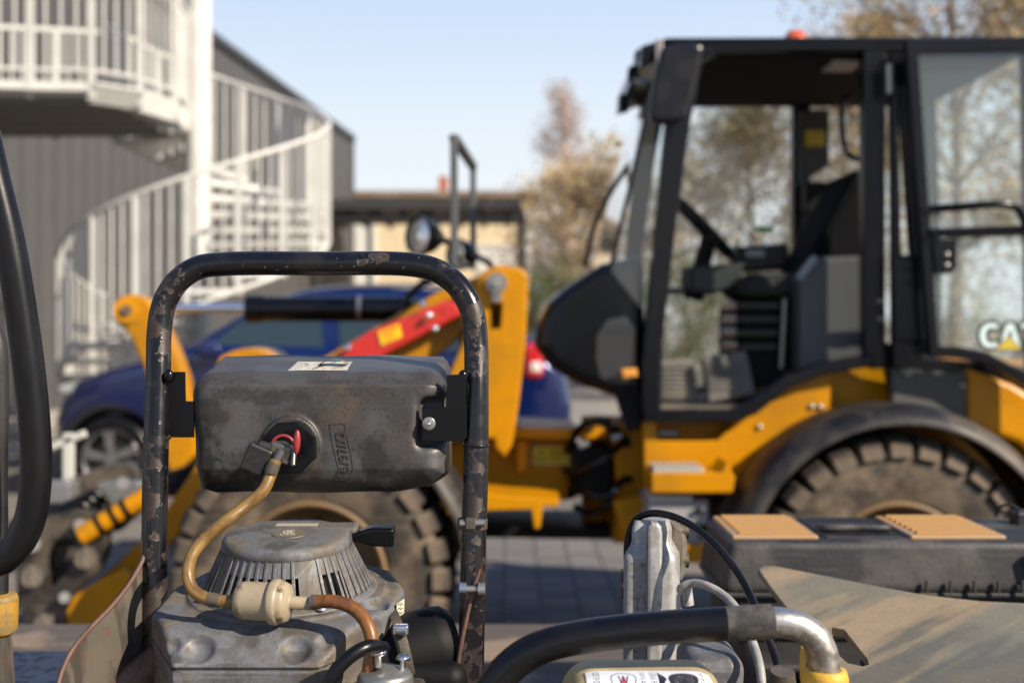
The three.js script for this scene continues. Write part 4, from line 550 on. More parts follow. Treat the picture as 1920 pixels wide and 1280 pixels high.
// ---------------------------------------------------------------- the plate compactor in focus
const font = await new FontLoader().loadAsync('fonts/droid/droid_sans_regular.typeface.json');
{
  const t = thing('plate_compactor', 'petrol plate compactor with scuffed grey tank under a chipped black hoop', 'plate compactor', V(-.26, BED, -1.5));
  const g0 = (l) => l.map(([x, y, d]) => P(x, y, d));
  // hoop frame
  const hoop = M('hoop_frame', tube(g0([[292, 826, 1.505], [296, 720, 1.52], [299, 610, 1.535], [309, 565, 1.54], [333, 527, 1.545], [370, 502, 1.55], [420, 495, 1.55], [600, 494, 1.55], [770, 496, 1.55], [818, 507, 1.55], [857, 535, 1.545], [884, 580, 1.54], [892, 640, 1.535], [893, 740, 1.52], [893, 834, 1.51]]), .0150, 300, 28), tubePaint, t);
  M('hoop_leg', tube(g0([[292, 820, 1.505], [290, 920, 1.495], [289, 1010, 1.485], [292, 1330, 1.46]]), .0152, 90, 28), tubeRusty, t); M('hoop_leg', tube(g0([[893, 828, 1.51], [891, 920, 1.50], [888, 1010, 1.49], [882, 1330, 1.46]]), .0152, 90, 28), tubeRusty, t);
  for (const [a, b] of [[[272, 822], [314, 824]], [[871, 834], [914, 832]]]) M('sleeve_joint', (() => { const c = P((a[0] + b[0]) / 2, a[1], 1.507), g = new THREE.TorusGeometry(.0152, .0018, 8, 32); g.rotateX(Math.PI / 2); g.translate(c.x, c.y, c.z); return g; })(), tubePaint, hoop);
  // sockets welded to the base
  for (const [x, d] of [[291, 1.46], [882, 1.46]]) { const a = P(x, 1325, d); M('frame_foot', cyl(V(a.x, BED + .06, a.z), V(a.x, a.y + .01, a.z), .0165, .0160, 20), rustTube, t); }
  // brackets
  M('tank_bracket', slab([[791, 763], [836, 763], [838, 703], [873, 701], [876, 820], [868, 828], [791, 826]], 1.498, .006, .0008), satinBlack, t); M('tank_bracket', slab([[312, 697], [345, 697], [346, 752], [362, 752], [362, 820], [318, 820], [312, 800]], 1.512, .006, .0008), satinBlack, t);
  for (const [x, y] of [[316, 705], [868, 706]]) M('weld_bead', new THREE.SphereGeometry(.0065, 12, 10).scale(.9, 1.3, .8).translate(...P(x, y, 1.508).toArray()), satinBlack, t);
  const bolt = (x, y, d, par, s = 1, dir = V(0, 0, 1)) => { const w = M('washer', orient(lathe([[.003 * s, .0022 * s], [.0092 * s, .0020 * s], [.0097 * s, 0]], 28), dir, P(x, y, d)), zinc, par); const h = new THREE.CylinderGeometry(.0062 * s, .0062 * s, .005 * s, 6); h.translate(0, .0045 * s, 0); M('nut', orient(h, dir, P(x, y, d)), zinc, par); const k = lathe([[0, .0095 * s], [.0030 * s, .009 * s], [.0034 * s, .006 * s]], 14); M('stud', orient(k, dir, P(x, y, d)), chrome, par); };
  bolt(804, 794, 1.497, t, .82);
  // tank
  const Y = (py, d = 1.5) => EYE - (py - CY) / F * d, X = (px, d = 1.5) => (px - CX) / F * d, zF = -1.5;
  const front = poly2([[X(349), Y(655)], [X(837), Y(655)], [X(838), Y(893)], [X(812), Y(912)], [X(738), Y(942)], [X(396), Y(942)], [X(366), Y(924)], [X(356), Y(870)]]), prof = poly2([[zF - .004, Y(722)], [zF - .024, Y(699)], [zF - .155, Y(658, 1.655)], [zF - .16, Y(930)], [zF - .05, Y(944)], [zF - .014, Y(935)], [zF, Y(880)]]);
  const bx = X(545), by = Y(835);
  const tankF = (x, y, z) => {
    let a = rmax(front(x, y), prof(z, y), .027);
    const rc = sbox(x - X(850), y - Y(793 - (x - X(786)) * 180), z - zF - .002, X(850) - X(783), .0295, .024, .010); a = smax(a, -rc, .010);
    const r = Math.hypot(x - bx, y - by); a = smin(a, Math.max(r - .0345, Math.abs(z - zF) - .0035), .006); return a - .0012 * Math.sin(x * 46) * Math.sin(y * 60 + 1);
  };
  const tg = sdfMesh(tankF, V(X(330), Y(965), zF - .18), V(X(860), Y(622), zF + .015), .0028), uvA = new Float32Array(tg.attributes.position.count * 2);
for (let i = 0; i < uvA.length / 2; i++) { const p = tg.attributes.position, n = tg.attributes.normal, dz = zF - p.getZ(i); uvA[i * 2] = p.getX(i) + Math.sign(p.getX(i) - X(593)) * dz * .8 * sst(.55, .95, Math.abs(n.getX(i))); uvA[i * 2 + 1] = p.getY(i) + 1.5 + dz * sst(.35, .85, n.getY(i)); } tg.setAttribute('uv', new THREE.BufferAttribute(uvA, 2));
  const tank = M('fuel_tank', tg, tankMat, t);
  { // raised date stamp inside a fine border
    const tx = new TextGeometry('5/97/X2', { font, size: .0105, depth: .0004, curveSegments: 3, bevelEnabled: true, bevelSize: .00012, bevelThickness: .0003, bevelSegments: 1 }); tx.rotateZ(Math.PI / 2 + .09); const p = P(655, 884, 1.4988); tx.translate(p.x, p.y, p.z - .0006); M('date_stamp', tx, tankMat, tank);
    const c = [[622, 792], [650, 790], [664, 891], [637, 893]].map(([x, y]) => P(x, y, 1.4992)); for (let i = 0; i < 4; i++) M('stamp_border', bar(c[i], c[(i + 1) % 4], .0005, .0006), tankMat, tank);
  }
  { // weathered print on the top
    const st = sticker(512, 128, (x, w, h) => { x.fillStyle = '#b9b4a8'; x.fillRect(0, 0, w, h); x.fillStyle = '#3d3a36'; for (let i = 0; i < 7; i++) for (let j = 0; j < 5; j++) if (rnd() > .25) x.fillRect(14 + i * 13, 18 + j * 20, 9, rr(5, 13)); x.strokeStyle = '#4a2d28'; x.lineWidth = 6; x.beginPath(); x.ellipse(182, 66, 52, 42, 0, 0, 7); x.stroke(); x.lineWidth = 9; x.strokeStyle = '#6d2a24'; x.beginPath(); x.moveTo(150, 90); x.lineTo(215, 42); x.stroke(); x.fillStyle = '#47443f'; for (let i = 0; i < 9; i++) x.fillRect(252 + rr(0, 60), 14 + i * 12, rr(14, 40), 5); x.save(); x.translate(340, 0); x.rotate(.35); x.fillRect(0, 0, 12, 120); x.restore(); for (let i = 0; i < 8; i++) x.fillRect(400, 12 + i * 13, rr(30, 80), 4); for (let i = 0; i < 900; i++) { x.fillStyle = ['#5d5850', '#2f2a26', '#7a6a58', '#8d877c'][i % 4]; x.globalAlpha = rr(.2, .8); const s = rr(1, 5); x.fillRect(rr(0, w), rr(0, h), s * 1.6, s); } x.globalAlpha = 1; });
    const topY = (z) => { let a = Y(615), b = Y(730); for (let i = 0; i < 24; i++) { const m = (a + b) / 2; tankF(X(575), m, z) > 0 ? a = m : b = m; } return (a + b) / 2 + .0009; };
    const g = new THREE.PlaneGeometry(1, 1, 8, 10), p = g.attributes.position; for (let i = 0; i < p.count; i++) { const u = p.getX(i) + .5, v = p.getY(i) + .5, z = zF - .034 - .060 * v, k = -z; p.setXYZ(i, lerp(X(472 + 22 * v, 1.535), X(655 + 22 * v, 1.535), u), topY(z), z); } g.computeVertexNormals(); M('top_label', g, st, tank);
    const fl = new THREE.PlaneGeometry(.037, .022, 10, 2), fp = fl.attributes.position; for (let i = 0; i < fp.count; i++) { const u = fp.getX(i) / .037; fp.setZ(i, .007 * Math.cos(u * 3)); } fl.rotateX(-Math.PI / 2); fl.computeVertexNormals(); fl.rotateZ(.05); const q = P(625, 682, 1.565); fl.translate(q.x, q.y - .001, q.z); M('curled_label', fl, sticker(128, 64, (x, w, h) => { x.fillStyle = '#2b2620'; x.fillRect(0, 0, w, h); x.fillStyle = '#2f7f86'; x.fillRect(22, 12, 66, 40); x.fillStyle = '#8ad0cc'; for (let i = 0; i < 4; i++) x.fillRect(30 + i * 13, 22 + (i % 2) * 4, 7, 16); x.fillStyle = '#7d6a4c'; x.fillRect(96, 0, 32, h); }, { side: THREE.DoubleSide }), tank);
  }
  // fuel tap
  {
    const zinc = std(.17, .16, .145, .36, { metalness: .75 });
    const oct = []; for (let i = 0; i < 8; i++) { const a = i * Math.PI / 4 + .35; oct.push([541 + Math.cos(a) * 54, 840 + Math.sin(a) * 52]); } const flange = M('tap_flange', slab(oct, 1.488, .010, .002), satinBlack, t);
    const tap = M('fuel_tap', cyl(P(528, 842, 1.49), P(524, 850, 1.450), .011, .010, 14), zinc, t); M('tap_body', (() => { const g = rbox(.026, .022, .022, .003); g.rotateZ(-.28); g.translate(...P(526, 848, 1.457).toArray()); return g; })(), zinc, tap); M('tap_stub', cyl(P(528, 845, 1.446), P(513, 872, 1.442), .0062, .0058, 14), zinc, tap);
    M('tap_bowl', (() => { const g = rbox(.030, .034, .026, .004); g.rotateZ(-.42); g.translate(...P(483, 860, 1.452).toArray()); return g; })(), blackPlastic, tap); M('tap_knob', cyl(P(487, 834, 1.447), P(508, 840, 1.447), .0058, .0058, 14), blackPlastic, tap);
    M('tap_lever', new THREE.SphereGeometry(1, 20, 16).scale(.0044, .0145, .0042).rotateZ(-.06).translate(...P(556, 829, 1.440).toArray()), redPlastic, tap); M('lever_collar', (() => { const g = new THREE.TorusGeometry(.0135, .0019, 10, 24, Math.PI); g.translate(...P(530, 838, 1.463).toArray()); return g; })(), redPlastic, tap); M('lever_pivot', cyl(P(550, 846, 1.452), P(549, 872, 1.446), .0038, .0030, 10), zinc, tap);
  }
  M('fuel_hose', tube(g0([[516, 864, 1.441], [508, 888, 1.438], [494, 918, 1.43], [466, 944, 1.425], [424, 976, 1.41], [383, 1010, 1.405], [358, 1045, 1.395], [352, 1080, 1.388], [362, 1106, 1.382], [388, 1122, 1.376], [420, 1127, 1.372], [446, 1128, 1.37]]), .0070, 140, 18), hoseAmber, t);
  for (const [a, b, dd] of [[[514, 868], [506, 888], 1.438], [[392, 1123], [412, 1127], 1.375]]) M('hose_clamp', cyl(P(...a, dd), P(...b, dd - .002), .0078, .0078, 18), steelDirt, t);
  { // inline filter
    const c = P(490, 1127, 1.37), g = lathe([[0, -.034], [.007, -.034], [.007, -.029], [.016, -.0285], [.0202, -.025], [.0210, -.018], [.0210, .010], [.0240, .011], [.0252, .014], [.0252, .019], [.0240, .021], [.0225, .022], [.0225, .026], [.020, .031], [.012, .0335], [.0075, .0345], [.0068, .058], [0, .058]], 44); g.rotateZ(-Math.PI / 2); g.rotateZ(-.015); g.scale(.99, .99, .99); g.rotateY(-.14); g.translate(c.x, c.y, c.z); M('fuel_filter', g, filterPlastic, t);
  }
  M('outlet_hose', tube(g0([[586, 1129, 1.36], [615, 1127, 1.355], [645, 1132, 1.352], [672, 1148, 1.348], [690, 1175, 1.34], [697, 1205, 1.335], [692, 1250, 1.33], [687, 1330, 1.33]]), .0075, 90, 18), hoseOrange, t); M('hose_clamp', cyl(P(585, 1129, 1.36), P(597, 1128, 1.358), .0084, .0078, 18), steelDirt, t);
  M('breather_pipe', tube(g0([[600, 1345, 1.29], [612, 1290, 1.285], [634, 1252, 1.285], [664, 1225, 1.29], [692, 1212, 1.30], [720, 1216, 1.33]]), .0075, 60, 16), rubber, t);
  // engine, tipped a little towards the operator
  const eng = new THREE.Group(); eng.name = 'engine'; eng.position.set(X(540), 1.147, -1.5).sub(t.position); eng.rotation.x = 5.5 * Math.PI / 180; t.add(eng);
  const E = (n, g, m) => { if (Array.isArray(g)) g = merge(g); const k = new THREE.Mesh(g, m); k.name = n; k.castShadow = k.receiveShadow = true; eng.add(k); return k; };
  const plan = poly2([[-.095, .168], [.062, .168], [.112, .100], [.136, .04], [.138, -.02], [.115, -.09], [.06, -.14], [-.06, -.14], [-.118, -.09], [-.143, -.02], [-.143, .075]]), sph = (x, y, z, a, b, c, r) => Math.hypot(x - a, y - b, z - c) - r;
  const housing = (x, y, z) => {
    let a = rmax(plan(x, z), Math.abs(y + .055) - .055, .009); a = smax(a, y * .85 + (z - .122) * .53, .006); a = smax(a, -Math.max(Math.abs(y + .034) - .0016, -(plan(x, z) + .005)), .001);   // sloping front shoulder
    const ring = Math.max(Math.hypot(x, z) - .116, Math.abs(y) - .003); a = smin(a, ring, .008);
    for (const [px, pz, r] of [[-.070, .150, .0195], [.034, .150, .0205], [-.100, .146, .010], [.064, .142, .011]]) a = smax(a, -sph(x, y, z, px, -(pz - .122) * .62 + r * .42, pz + r * .26, r), .004);
    a = smax(a, -sph(x, y, z, .112, .006, .052, .016), .004);
    return a;
  };
  E('engine_housing', boxUV(sdfMesh(housing, V(-.16, -.118, -.155), V(.155, .018, .185), .0026)), castAlu);
  E('crankcase', boxUV(rbox(.25, .10, .27, .02).translate(-.01, -.158, .005)), castAlu); E('housing_seam', rbox(.165, .004, .004, .001).translate(-.016, -.108, .168), black);
  E('crankcase_flange', boxUV(rbox(.30, .012, .30, .004).translate(-.005, -.2125, .0)), castAlu);
  // recoil starter
  const cover = E('recoil_cover', lathe([[0, .0715], [.050, .0715], [.0690, .0708], [.0738, .0688], [.0768, .0640], [.0776, .0580], [.0750, .0565], [.072, .0565], [.072, .064], [0, .064]], 80), castAlu);
  E('cover_ring', lathe([[.094, .004], [.097, .009], [.1015, .0085], [.1065, .005], [.108, 0]], 80), castAlu);
  E('fan_drum', lathe([[.066, .058], [.082, .002]], 40), black);
  const wallSeg = (a0, a1, h0, h1, th = .0025) => { const pos = [], uv = [], N = Math.max(2, Math.round((a1 - a0) / .05)), rad = (h) => lerp(.0985, .0755, (h - .006) / .053), ring = (i, h, o) => { const a = lerp(a0, a1, i / N), r = rad(h) - o; return V(Math.sin(a) * r, h, Math.cos(a) * r); }; for (let i = 0; i < N; i++) for (const [A, B, C, D] of [[ring(i, h0, 0), ring(i + 1, h0, 0), ring(i + 1, h1, 0), ring(i, h1, 0)], [ring(i + 1, h0, th), ring(i, h0, th), ring(i, h1, th), ring(i + 1, h1, th)], [ring(i, h0, th), ring(i + 1, h0, th), ring(i + 1, h0, 0), ring(i, h0, 0)]]) for (const v of [A, B, C, A, C, D]) { pos.push(v.x, v.y, v.z); uv.push(v.x, v.y + v.z); } const g = new THREE.BufferGeometry(); g.setAttribute('position', new THREE.Float32BufferAttribute(pos, 3)); g.setAttribute('uv', new THREE.Float32BufferAttribute(uv, 2)); g.computeVertexNormals(); return g; };
  E('cover_skirt', [wallSeg(0, 6.2832, .040, .059), wallSeg(.32, .62, .006, .041), wallSeg(-1.62, -.80, .006, .041), wallSeg(.95, 1.7, .006, .041), wallSeg(2.2, 2.5, .006, .041), wallSeg(3.6, 4.0, .006, .041)], castAlu);
  const fin = (() => { const s = smoothPath([[.0772, .0575], [.1020, .005], [.0940, .005], [.0735, .050]]), g = new THREE.ExtrudeGeometry(s, { depth: .0022, bevelEnabled: true, bevelSize: .0006, bevelThickness: .0008, bevelSegments: 2 }); g.translate(0, 0, -.0010); g.rotateY(-Math.PI / 2); return boxUV(g); })();
  for (let k = 0; k < 50; k++) { const a = k / 50 * Math.PI * 2; if ((a > .34 && a < .60) || (a > 5.32 && a < 5.50)) continue; const f = E('cover_fin', fin, castAlu); f.rotation.y = a; }
  for (const a of [-1.02, .54, 2.4, 3.9]) { const s = E('cover_screw', orient(lathe([[0, .0045], [.004, .004], [.0068, .002], [.0072, 0]], 20), V(0, 1, 0), V(Math.sin(a) * .1035, .0075, Math.cos(a) * .1035)), zinc); }
  E('cover_emblem', cyl(V(.003, .0714, .004), V(.003, .0722, .004), .0212, .0208, 40), dusty(.085, .08, .072, [.2, .18, .15], .5, .1, .6, {}, 790));
  { const g = new THREE.CircleGeometry(.0195, 36); g.rotateX(-Math.PI / 2); g.translate(.003, .0726, .004); E('emblem_print', g, sticker(256, 256, (x, w, h) => { x.fillStyle = '#5a554c'; x.fillRect(0, 0, w, h); x.strokeStyle = '#a9a294'; x.lineWidth = 13; x.beginPath(); x.arc(128, 100, 48, .5, 5.6); x.stroke(); x.beginPath(); x.moveTo(112, 124); x.lineTo(112, 82); x.arc(128, 92, 16, 3.6, 8); x.lineTo(158, 138); x.stroke(); x.fillStyle = '#a39b8b'; for (let i = 0; i < 6; i++) x.fillRect(66 + i * 22, 166, i % 2 ? 9 : 15, 26); }, { roughness: .7 })); const r = new THREE.PlaneGeometry(.052, .014); r.rotateX(-Math.PI / 2); r.translate(.006, .0719, -.036); E('cover_plate', r, std(.36, .33, .27, .6)); }
  // starter grip
  { const a = V(.082, .030, -.022); E('starter_outlet', rbox(.05, .012, .03, .004).translate(.055, .066, -.036), castAlu); const g = sdfMesh((x, y, z) => { const k = clamp((x - .05) / .075); return sbox(x - .092, y - .0605 + .006 * (1 - k) * 0, z + .028, .034, lerp(.005, .0115, sst(.3, .7, k)), lerp(.007, .013, k), .0035); }, V(.045, .037, -.055), V(.14, .082, .0), .0016); g.rotateY(0); E('starter_grip', boxUV(g), satinBlack); }
  // side label, air cleaner, strap, carburettor
  const M2 = (n, g, m, lab) => M(n, g, m, t, lab);
  { const ac = lathe([[0, -.062], [.040, -.062], [.046, -.055], [.047, .025], [.044, .040], [.035, .050], [0, .052]], 44); ac.rotateZ(-Math.PI / 2 + .22); ac.rotateY(.25); const c = P(778, 1222, 1.47); ac.translate(c.x, c.y, c.z); const A = M2('air_cleaner', ac, black); const sr = lathe([[.0475, -.0055], [.0486, -.0055], [.0486, .0055], [.0475, .0055]], 44); sr.rotateZ(-Math.PI / 2 + .22); sr.rotateY(.25); const c2 = P(752, 1220, 1.455); sr.translate(c2.x, c2.y, c2.z); M('strap', sr, steelDirt, A); M('strap_buckle', rbox(.018, .012, .012, .003).translate(...P(752, 1180, 1.41).toArray()), chrome, A); M('cleaner_body', rbox(.11, .10, .10, .02).translate(...P(790, 1306, 1.46).toArray()), black, A); }
  M2('side_label', (() => { const a = [P(742, 1172, 1.452), P(757, 1162, 1.475), P(758, 1122, 1.475), P(744, 1132, 1.452)]; return quad(...a); })(), sticker(64, 128, (x, w, h) => { x.fillStyle = '#c4bda9'; x.fillRect(0, 0, w, h); x.fillStyle = '#222'; for (let i = 0; i < 9; i++) x.fillRect(8 + (i % 2) * 20, 8 + i * 13, 26, 7); }));
  { const c = P(722, 1268, 1.33), cb = M2('carburettor', orient(lathe([[0, .012], [.010, .012], [.012, .008], [.026, .006], [.030, .0], [.030, -.03]], 30), V(0, 1, 0), c), zinc); M('carburettor_screw', orient(lathe([[0, .030], [.008, .029], [.010, .024], [.004, .022], [.004, .01]], 18), V(0, 1, 0), P(709, 1268, 1.32)), chrome, cb); M('carburettor_screw', orient(lathe([[0, .026], [.006, .025], [.008, .021], [.003, .02], [.003, .0]], 18), V(.1, 1, 0), P(752, 1272, 1.33)), chrome, cb); M('carburettor_body', rbox(.08, .06, .07, .01).translate(...P(728, 1335, 1.35).toArray()), steelDirt, cb); }
  // curved side guards
  const sheet = (l, name) => { const pos = [], uv = []; const n = l.length; for (let i = 0; i < n - 1; i++) { const [a, b] = l[i], [c, d] = l[i + 1]; for (const v of [a, b, d, a, d, c]) { pos.push(v.x, v.y, v.z); uv.push(v.z * 1.1 + v.x, v.y); } const o = V(-.004, 0, -.001); for (const v of [a, d, b, a, c, d]) { pos.push(v.x + o.x, v.y + o.y, v.z + o.z); uv.push(v.z, v.y); } const e = [a, c, c.clone().add(o), a, c.clone().add(o), a.clone().add(o)]; for (const v of e) { pos.push(v.x, v.y, v.z); uv.push(v.x, v.z); } } const g = new THREE.BufferGeometry(); g.setAttribute('position', new THREE.Float32BufferAttribute(pos, 3)); g.setAttribute('uv', new THREE.Float32BufferAttribute(uv, 2)); g.computeVertexNormals(); return M(name, g, sheetSteel, t); };
  sheet([[278, 1022, 1.485], [262, 1060, 1.465], [238, 1100, 1.44], [205, 1140, 1.41], [168, 1178, 1.38], [135, 1218, 1.35], [115, 1260, 1.33], [100, 1320, 1.31]].map(([x, y, d]) => { const a = P(x, y, d), b = P(x + 18, y, d + .01); return [a, V(b.x + .012, BED + .10, b.z)]; }), 'side_guard');
  M2('guard_edge', tube(g0([[280, 1018, 1.484], [262, 1060, 1.464], [238, 1100, 1.439], [205, 1140, 1.409], [168, 1178, 1.379], [135, 1218, 1.349], [115, 1260, 1.329], [102, 1310, 1.315]]), .0028, 60, 8), rustTube);
  M2('side_guard', slab([[898, 1058], [907, 1056], [905, 1140], [902, 1330], [846, 1330], [854, 1240], [868, 1150]], 1.434, .004, .0006, [], 1), tubeRusty); M2('guard_edge', tube(g0([[900, 1066, 1.436], [884, 1120, 1.435], [869, 1185, 1.434], [858, 1250, 1.434], [849, 1330, 1.434]]), .0026, 40, 8), rustTube);
  M2('cross_tube', cyl(P(200, 1310, 1.42), P(330, 1215, 1.46), .020, .020, 24), rustTube);
  { const c = P(886, 981, 1.493), q = lathe([[.0155, -.006], [.0178, -.006], [.0178, .006], [.0155, .006]], 32); q.translate(c.x, c.y, c.z); const cl = M2('hose_clip', q, steelDirt); M('clip_screw', cyl(P(862, 981, 1.474), P(908, 980, 1.474), .0046, .0046, 12), zinc, cl); M('clip_lug', rbox(.012, .014, .012, .002).translate(...P(882, 981, 1.474).toArray()), steelDirt, cl); }
  M2('guard_bolt', cyl(P(864, 1104, 1.428), P(908, 1105, 1.428), .0042, .0042, 12), zinc); M2('guard_nut', (() => { const g = new THREE.CylinderGeometry(.0085, .0085, .008, 6); g.rotateZ(Math.PI / 2); g.translate(...P(903, 1105, 1.428).toArray()); return g; })(), zinc); M2('guard_nut', (() => { const g = new THREE.CylinderGeometry(.0075, .0075, .008, 6); g.rotateZ(Math.PI / 2); g.translate(...P(868, 1103, 1.428).toArray()); return g; })(), std(.30, .36, .42, .35, { metalness: .8 }));
  // base below the picture
  M2('vibration_plate', box(-.50, -.02, BED, BED + .035, -1.75, -1.22, .012), steelDirt); M2('exciter_housing', box(-.40, -.12, BED + .03, BED + .12, -1.66, -1.36, .03), steelDirt); M2('engine_console', box(-.44, -.08, BED + .115, .945, -1.66, -1.37, .02), steelDirt);
}

// ---------------------------------------------------------------- second machine at the edge: two black handle tubes
{
  const t = thing('plate_compactor', 'plate compactor with plain black handle tubes and dusty grey hood', 'plate compactor', V(-.76, BED, -1.75));
  M('handle_loop', tube([[-30, 250, 1.29], [-12, 330, 1.29], [12, 430, 1.29], [32, 540, 1.29], [52, 680, 1.29], [64, 800, 1.29], [66, 900, 1.29], [56, 970, 1.29], [36, 1016, 1.29], [4, 1048, 1.29], [-40, 1064, 1.29]].map((a) => P(...a)), .0160, 160, 24), rubber, t);
  M('handle_loop', tube([[-60, 560, 1.36], [-30, 590, 1.36], [-8, 640, 1.36], [-3, 720, 1.36], [-5, 900, 1.36], [-4, 1110, 1.36], [-6, 1150, 1.36]].map((a) => P(...a)), .0105, 80, 20), blackPlastic, t);
  M('grip_cap', orient(lathe([[0, .022], [.017, .022], [.020, .016], [.019, -.018], [.012, -.024], [0, -.024]], 28), V(0, 1, 0), P(-2, 1150, 1.36)), dusty(.36, .20, .02, [.16, .12, .06], .8, .1, .6, {}, 795), t);
  M('handle_post', cyl(P(-4, 1165, 1.36), V(P(-4, 0, 1.36).x, BED + .08, -1.40), .013, .016, 16), sheetSteel, t);
  M('handle_post', cyl(P(-42, 1062, 1.29), V(-.74, BED + .08, -1.42), .015, .015, 16), rubber, t);
  M('hood', boxUV(rbox(.34, .16, .30, .03, 3).translate(-.735, P(0, 1222, 1.98).y - .08, -1.86)), surf(512, .3, (u, v) => { const a = fbm(u, v, 5, 951, 4), s = sst(.57, .63, fbm(u, v, 22, 955, 4)); return [mix3(mix3([.20, .185, .195], [.26, .235, .225], a), [.09, .082, .085], s), .6, .5 + .3 * a - .2 * s]; }, { bump: .0006 }), t);
  M('vibration_plate', box(-.93, -.54, BED, BED + .05, -2.02, -1.30, .012), steelDirt, t); M('exciter_housing', box(-.88, -.60, BED + .04, .86, -1.99, -1.40, .02), steelDirt, t);
}

// ---------------------------------------------------------------- rammer
{
  const t = thing('vibratory_rammer', 'vibratory rammer with black rubber handle and beige tank bearing a white label', 'rammer', V(.12, BED, -1.4));
  M('handle_grip', tube([[905, 1330, 1.225], [925, 1288, 1.225], [952, 1254, 1.225], [988, 1226, 1.225], [1035, 1206, 1.225], [1100, 1192, 1.225], [1200, 1180, 1.225], [1320, 1171, 1.225], [1447, 1165, 1.225]].map((a) => P(...a)), .0166, 150, 28), rubber, t);
  M('grip_end', tube([[1362, 1169.5, 1.225], [1400, 1167.5, 1.225], [1447, 1165, 1.225]].map((a) => P(...a)), .0171, 24, 28), gripDust, t);
  M('handle_tube', tube([[1440, 1165, 1.225], [1470, 1167, 1.225], [1500, 1175, 1.225], [1526, 1193, 1.225], [1542, 1220, 1.225], [1548, 1255, 1.225], [1549, 1330, 1.225]].map((a) => P(...a)), .0147, 80, 28), bareTube, t);
  const yr = dusty(.62, .36, .03, [.40, .28, .12], .5, .1, .5, {}, 797); M('handle_mount', orient(lathe([[.0148, .012], [.0195, .012], [.022, .004], [.021, -.05], [.0148, -.05]], 32), V(0, 1, 0), P(1549, 1278, 1.225)), yr, t); M('mount_tab', slab([[1507, 1220], [1517, 1218], [1520, 1300], [1508, 1300]], 1.24, .02, .003, [], 1), yr, t);
  { // finned aluminium guide housing
    const c = P(1222, 0, 1.56), y0 = P(0, 1330, 1.56).y, y1 = P(0, 972, 1.56).y, g = new THREE.CylinderGeometry(1, 1, 1, 128, 70, false), p = g.attributes.position;
    for (let i = 0; i < p.count; i++) { let x = p.getX(i), z = p.getZ(i); const v = p.getY(i) + .5, rr0 = Math.hypot(x, z), a = Math.atan2(z, x); const lobe = .0335 + .0045 * Math.cos(a * 4 + 2.0) + .0025 * Math.cos(a * 7 + .5) + .0045 * Math.exp(-Math.pow((a - 1.62) / .10, 2)), sh = lerp(1, .72, sst(.80, .90, v)) * lerp(1, .90, sst(.94, 1, v)) * (1 + .03 * (1 - v)); const k = lobe * sh * rr0 * (v > .999 && rr0 < .5 ? 1 : 1); p.setXYZ(i, c.x + Math.cos(a) * k, lerp(y0, y1, v), -1.56 + Math.sin(a) * k); }
    g.computeVertexNormals(); const uv = g.attributes.uv; for (let i = 0; i < uv.count; i++) uv.setXY(i, uv.getX(i) * .24, uv.getY(i) * .25); const h = M('guide_housing', g, whiteAlu, t);
    M('housing_rib', slab([[1216, 980], [1240, 980], [1244, 1010], [1242, 1330], [1212, 1330], [1214, 1010]], 1.522, .02, .004, [], 1), whiteAlu, h); M('housing_flange', slab([[1240, 985], [1256, 990], [1258, 1040], [1272, 1075], [1282, 1140], [1284, 1330], [1250, 1330], [1246, 1050]], 1.545, .03, .005, [], 1), whiteAlu, h);
    M('side_casting', slab([[1252, 978], [1282, 985], [1290, 1010], [1288, 1070], [1278, 1096], [1258, 1080]], 1.575, .06, .006, [], 1), castAlu, t); for (const y of [995, 1050]) M('casting_bolt', cyl(P(1274, y, 1.585), P(1291, y, 1.585), .010, .010, 6), steelDirt, t); for (const y of [1085, 1115]) M('cable_clip', pbox(1166, y - 14, 1182, y + 10, 1.55, .02, .003), steelDirt, t); M('top_plug', cyl(P(1212, 985, 1.575), P(1214, 972, 1.575), .012, .010, 16), std(.55, .25, .04, .4), t);
    M('guide_lower', boxUV(rbox(.10, .22, .10, .02, 3).translate(c.x, y0 - .10, -1.56)), steelDirt, t);
  }
  M('throttle_cable', tube([[1180, 1090, 1.555], [1176, 1040, 1.555], [1180, 1000, 1.555], [1196, 971, 1.55], [1222, 962, 1.54], [1258, 967, 1.53], [1300, 987, 1.51], [1345, 1025, 1.48], [1380, 1068, 1.46], [1408, 1118, 1.43], [1428, 1165, 1.40], [1448, 1215, 1.38], [1462, 1262, 1.36], [1472, 1330, 1.35]].map((a) => P(...a)), .0046, 160, 14), rubber, t);
  M('fuel_line', tube([[1278, 1112, 1.55], [1282, 1099, 1.545], [1300, 1093, 1.54], [1330, 1100, 1.52], [1362, 1120, 1.50], [1388, 1152, 1.47], [1408, 1195, 1.44], [1424, 1245, 1.41], [1434, 1330, 1.38]].map((a) => P(...a)), .0052, 120, 14), dusty(.24, .23, .23, [.40, .38, .35], .6, .1, .5, {}, 798), t); M('line_elbow', cyl(P(1286, 1100, 1.55), P(1290, 1134, 1.55), .0075, .0080, 16), whiteAlu, t);
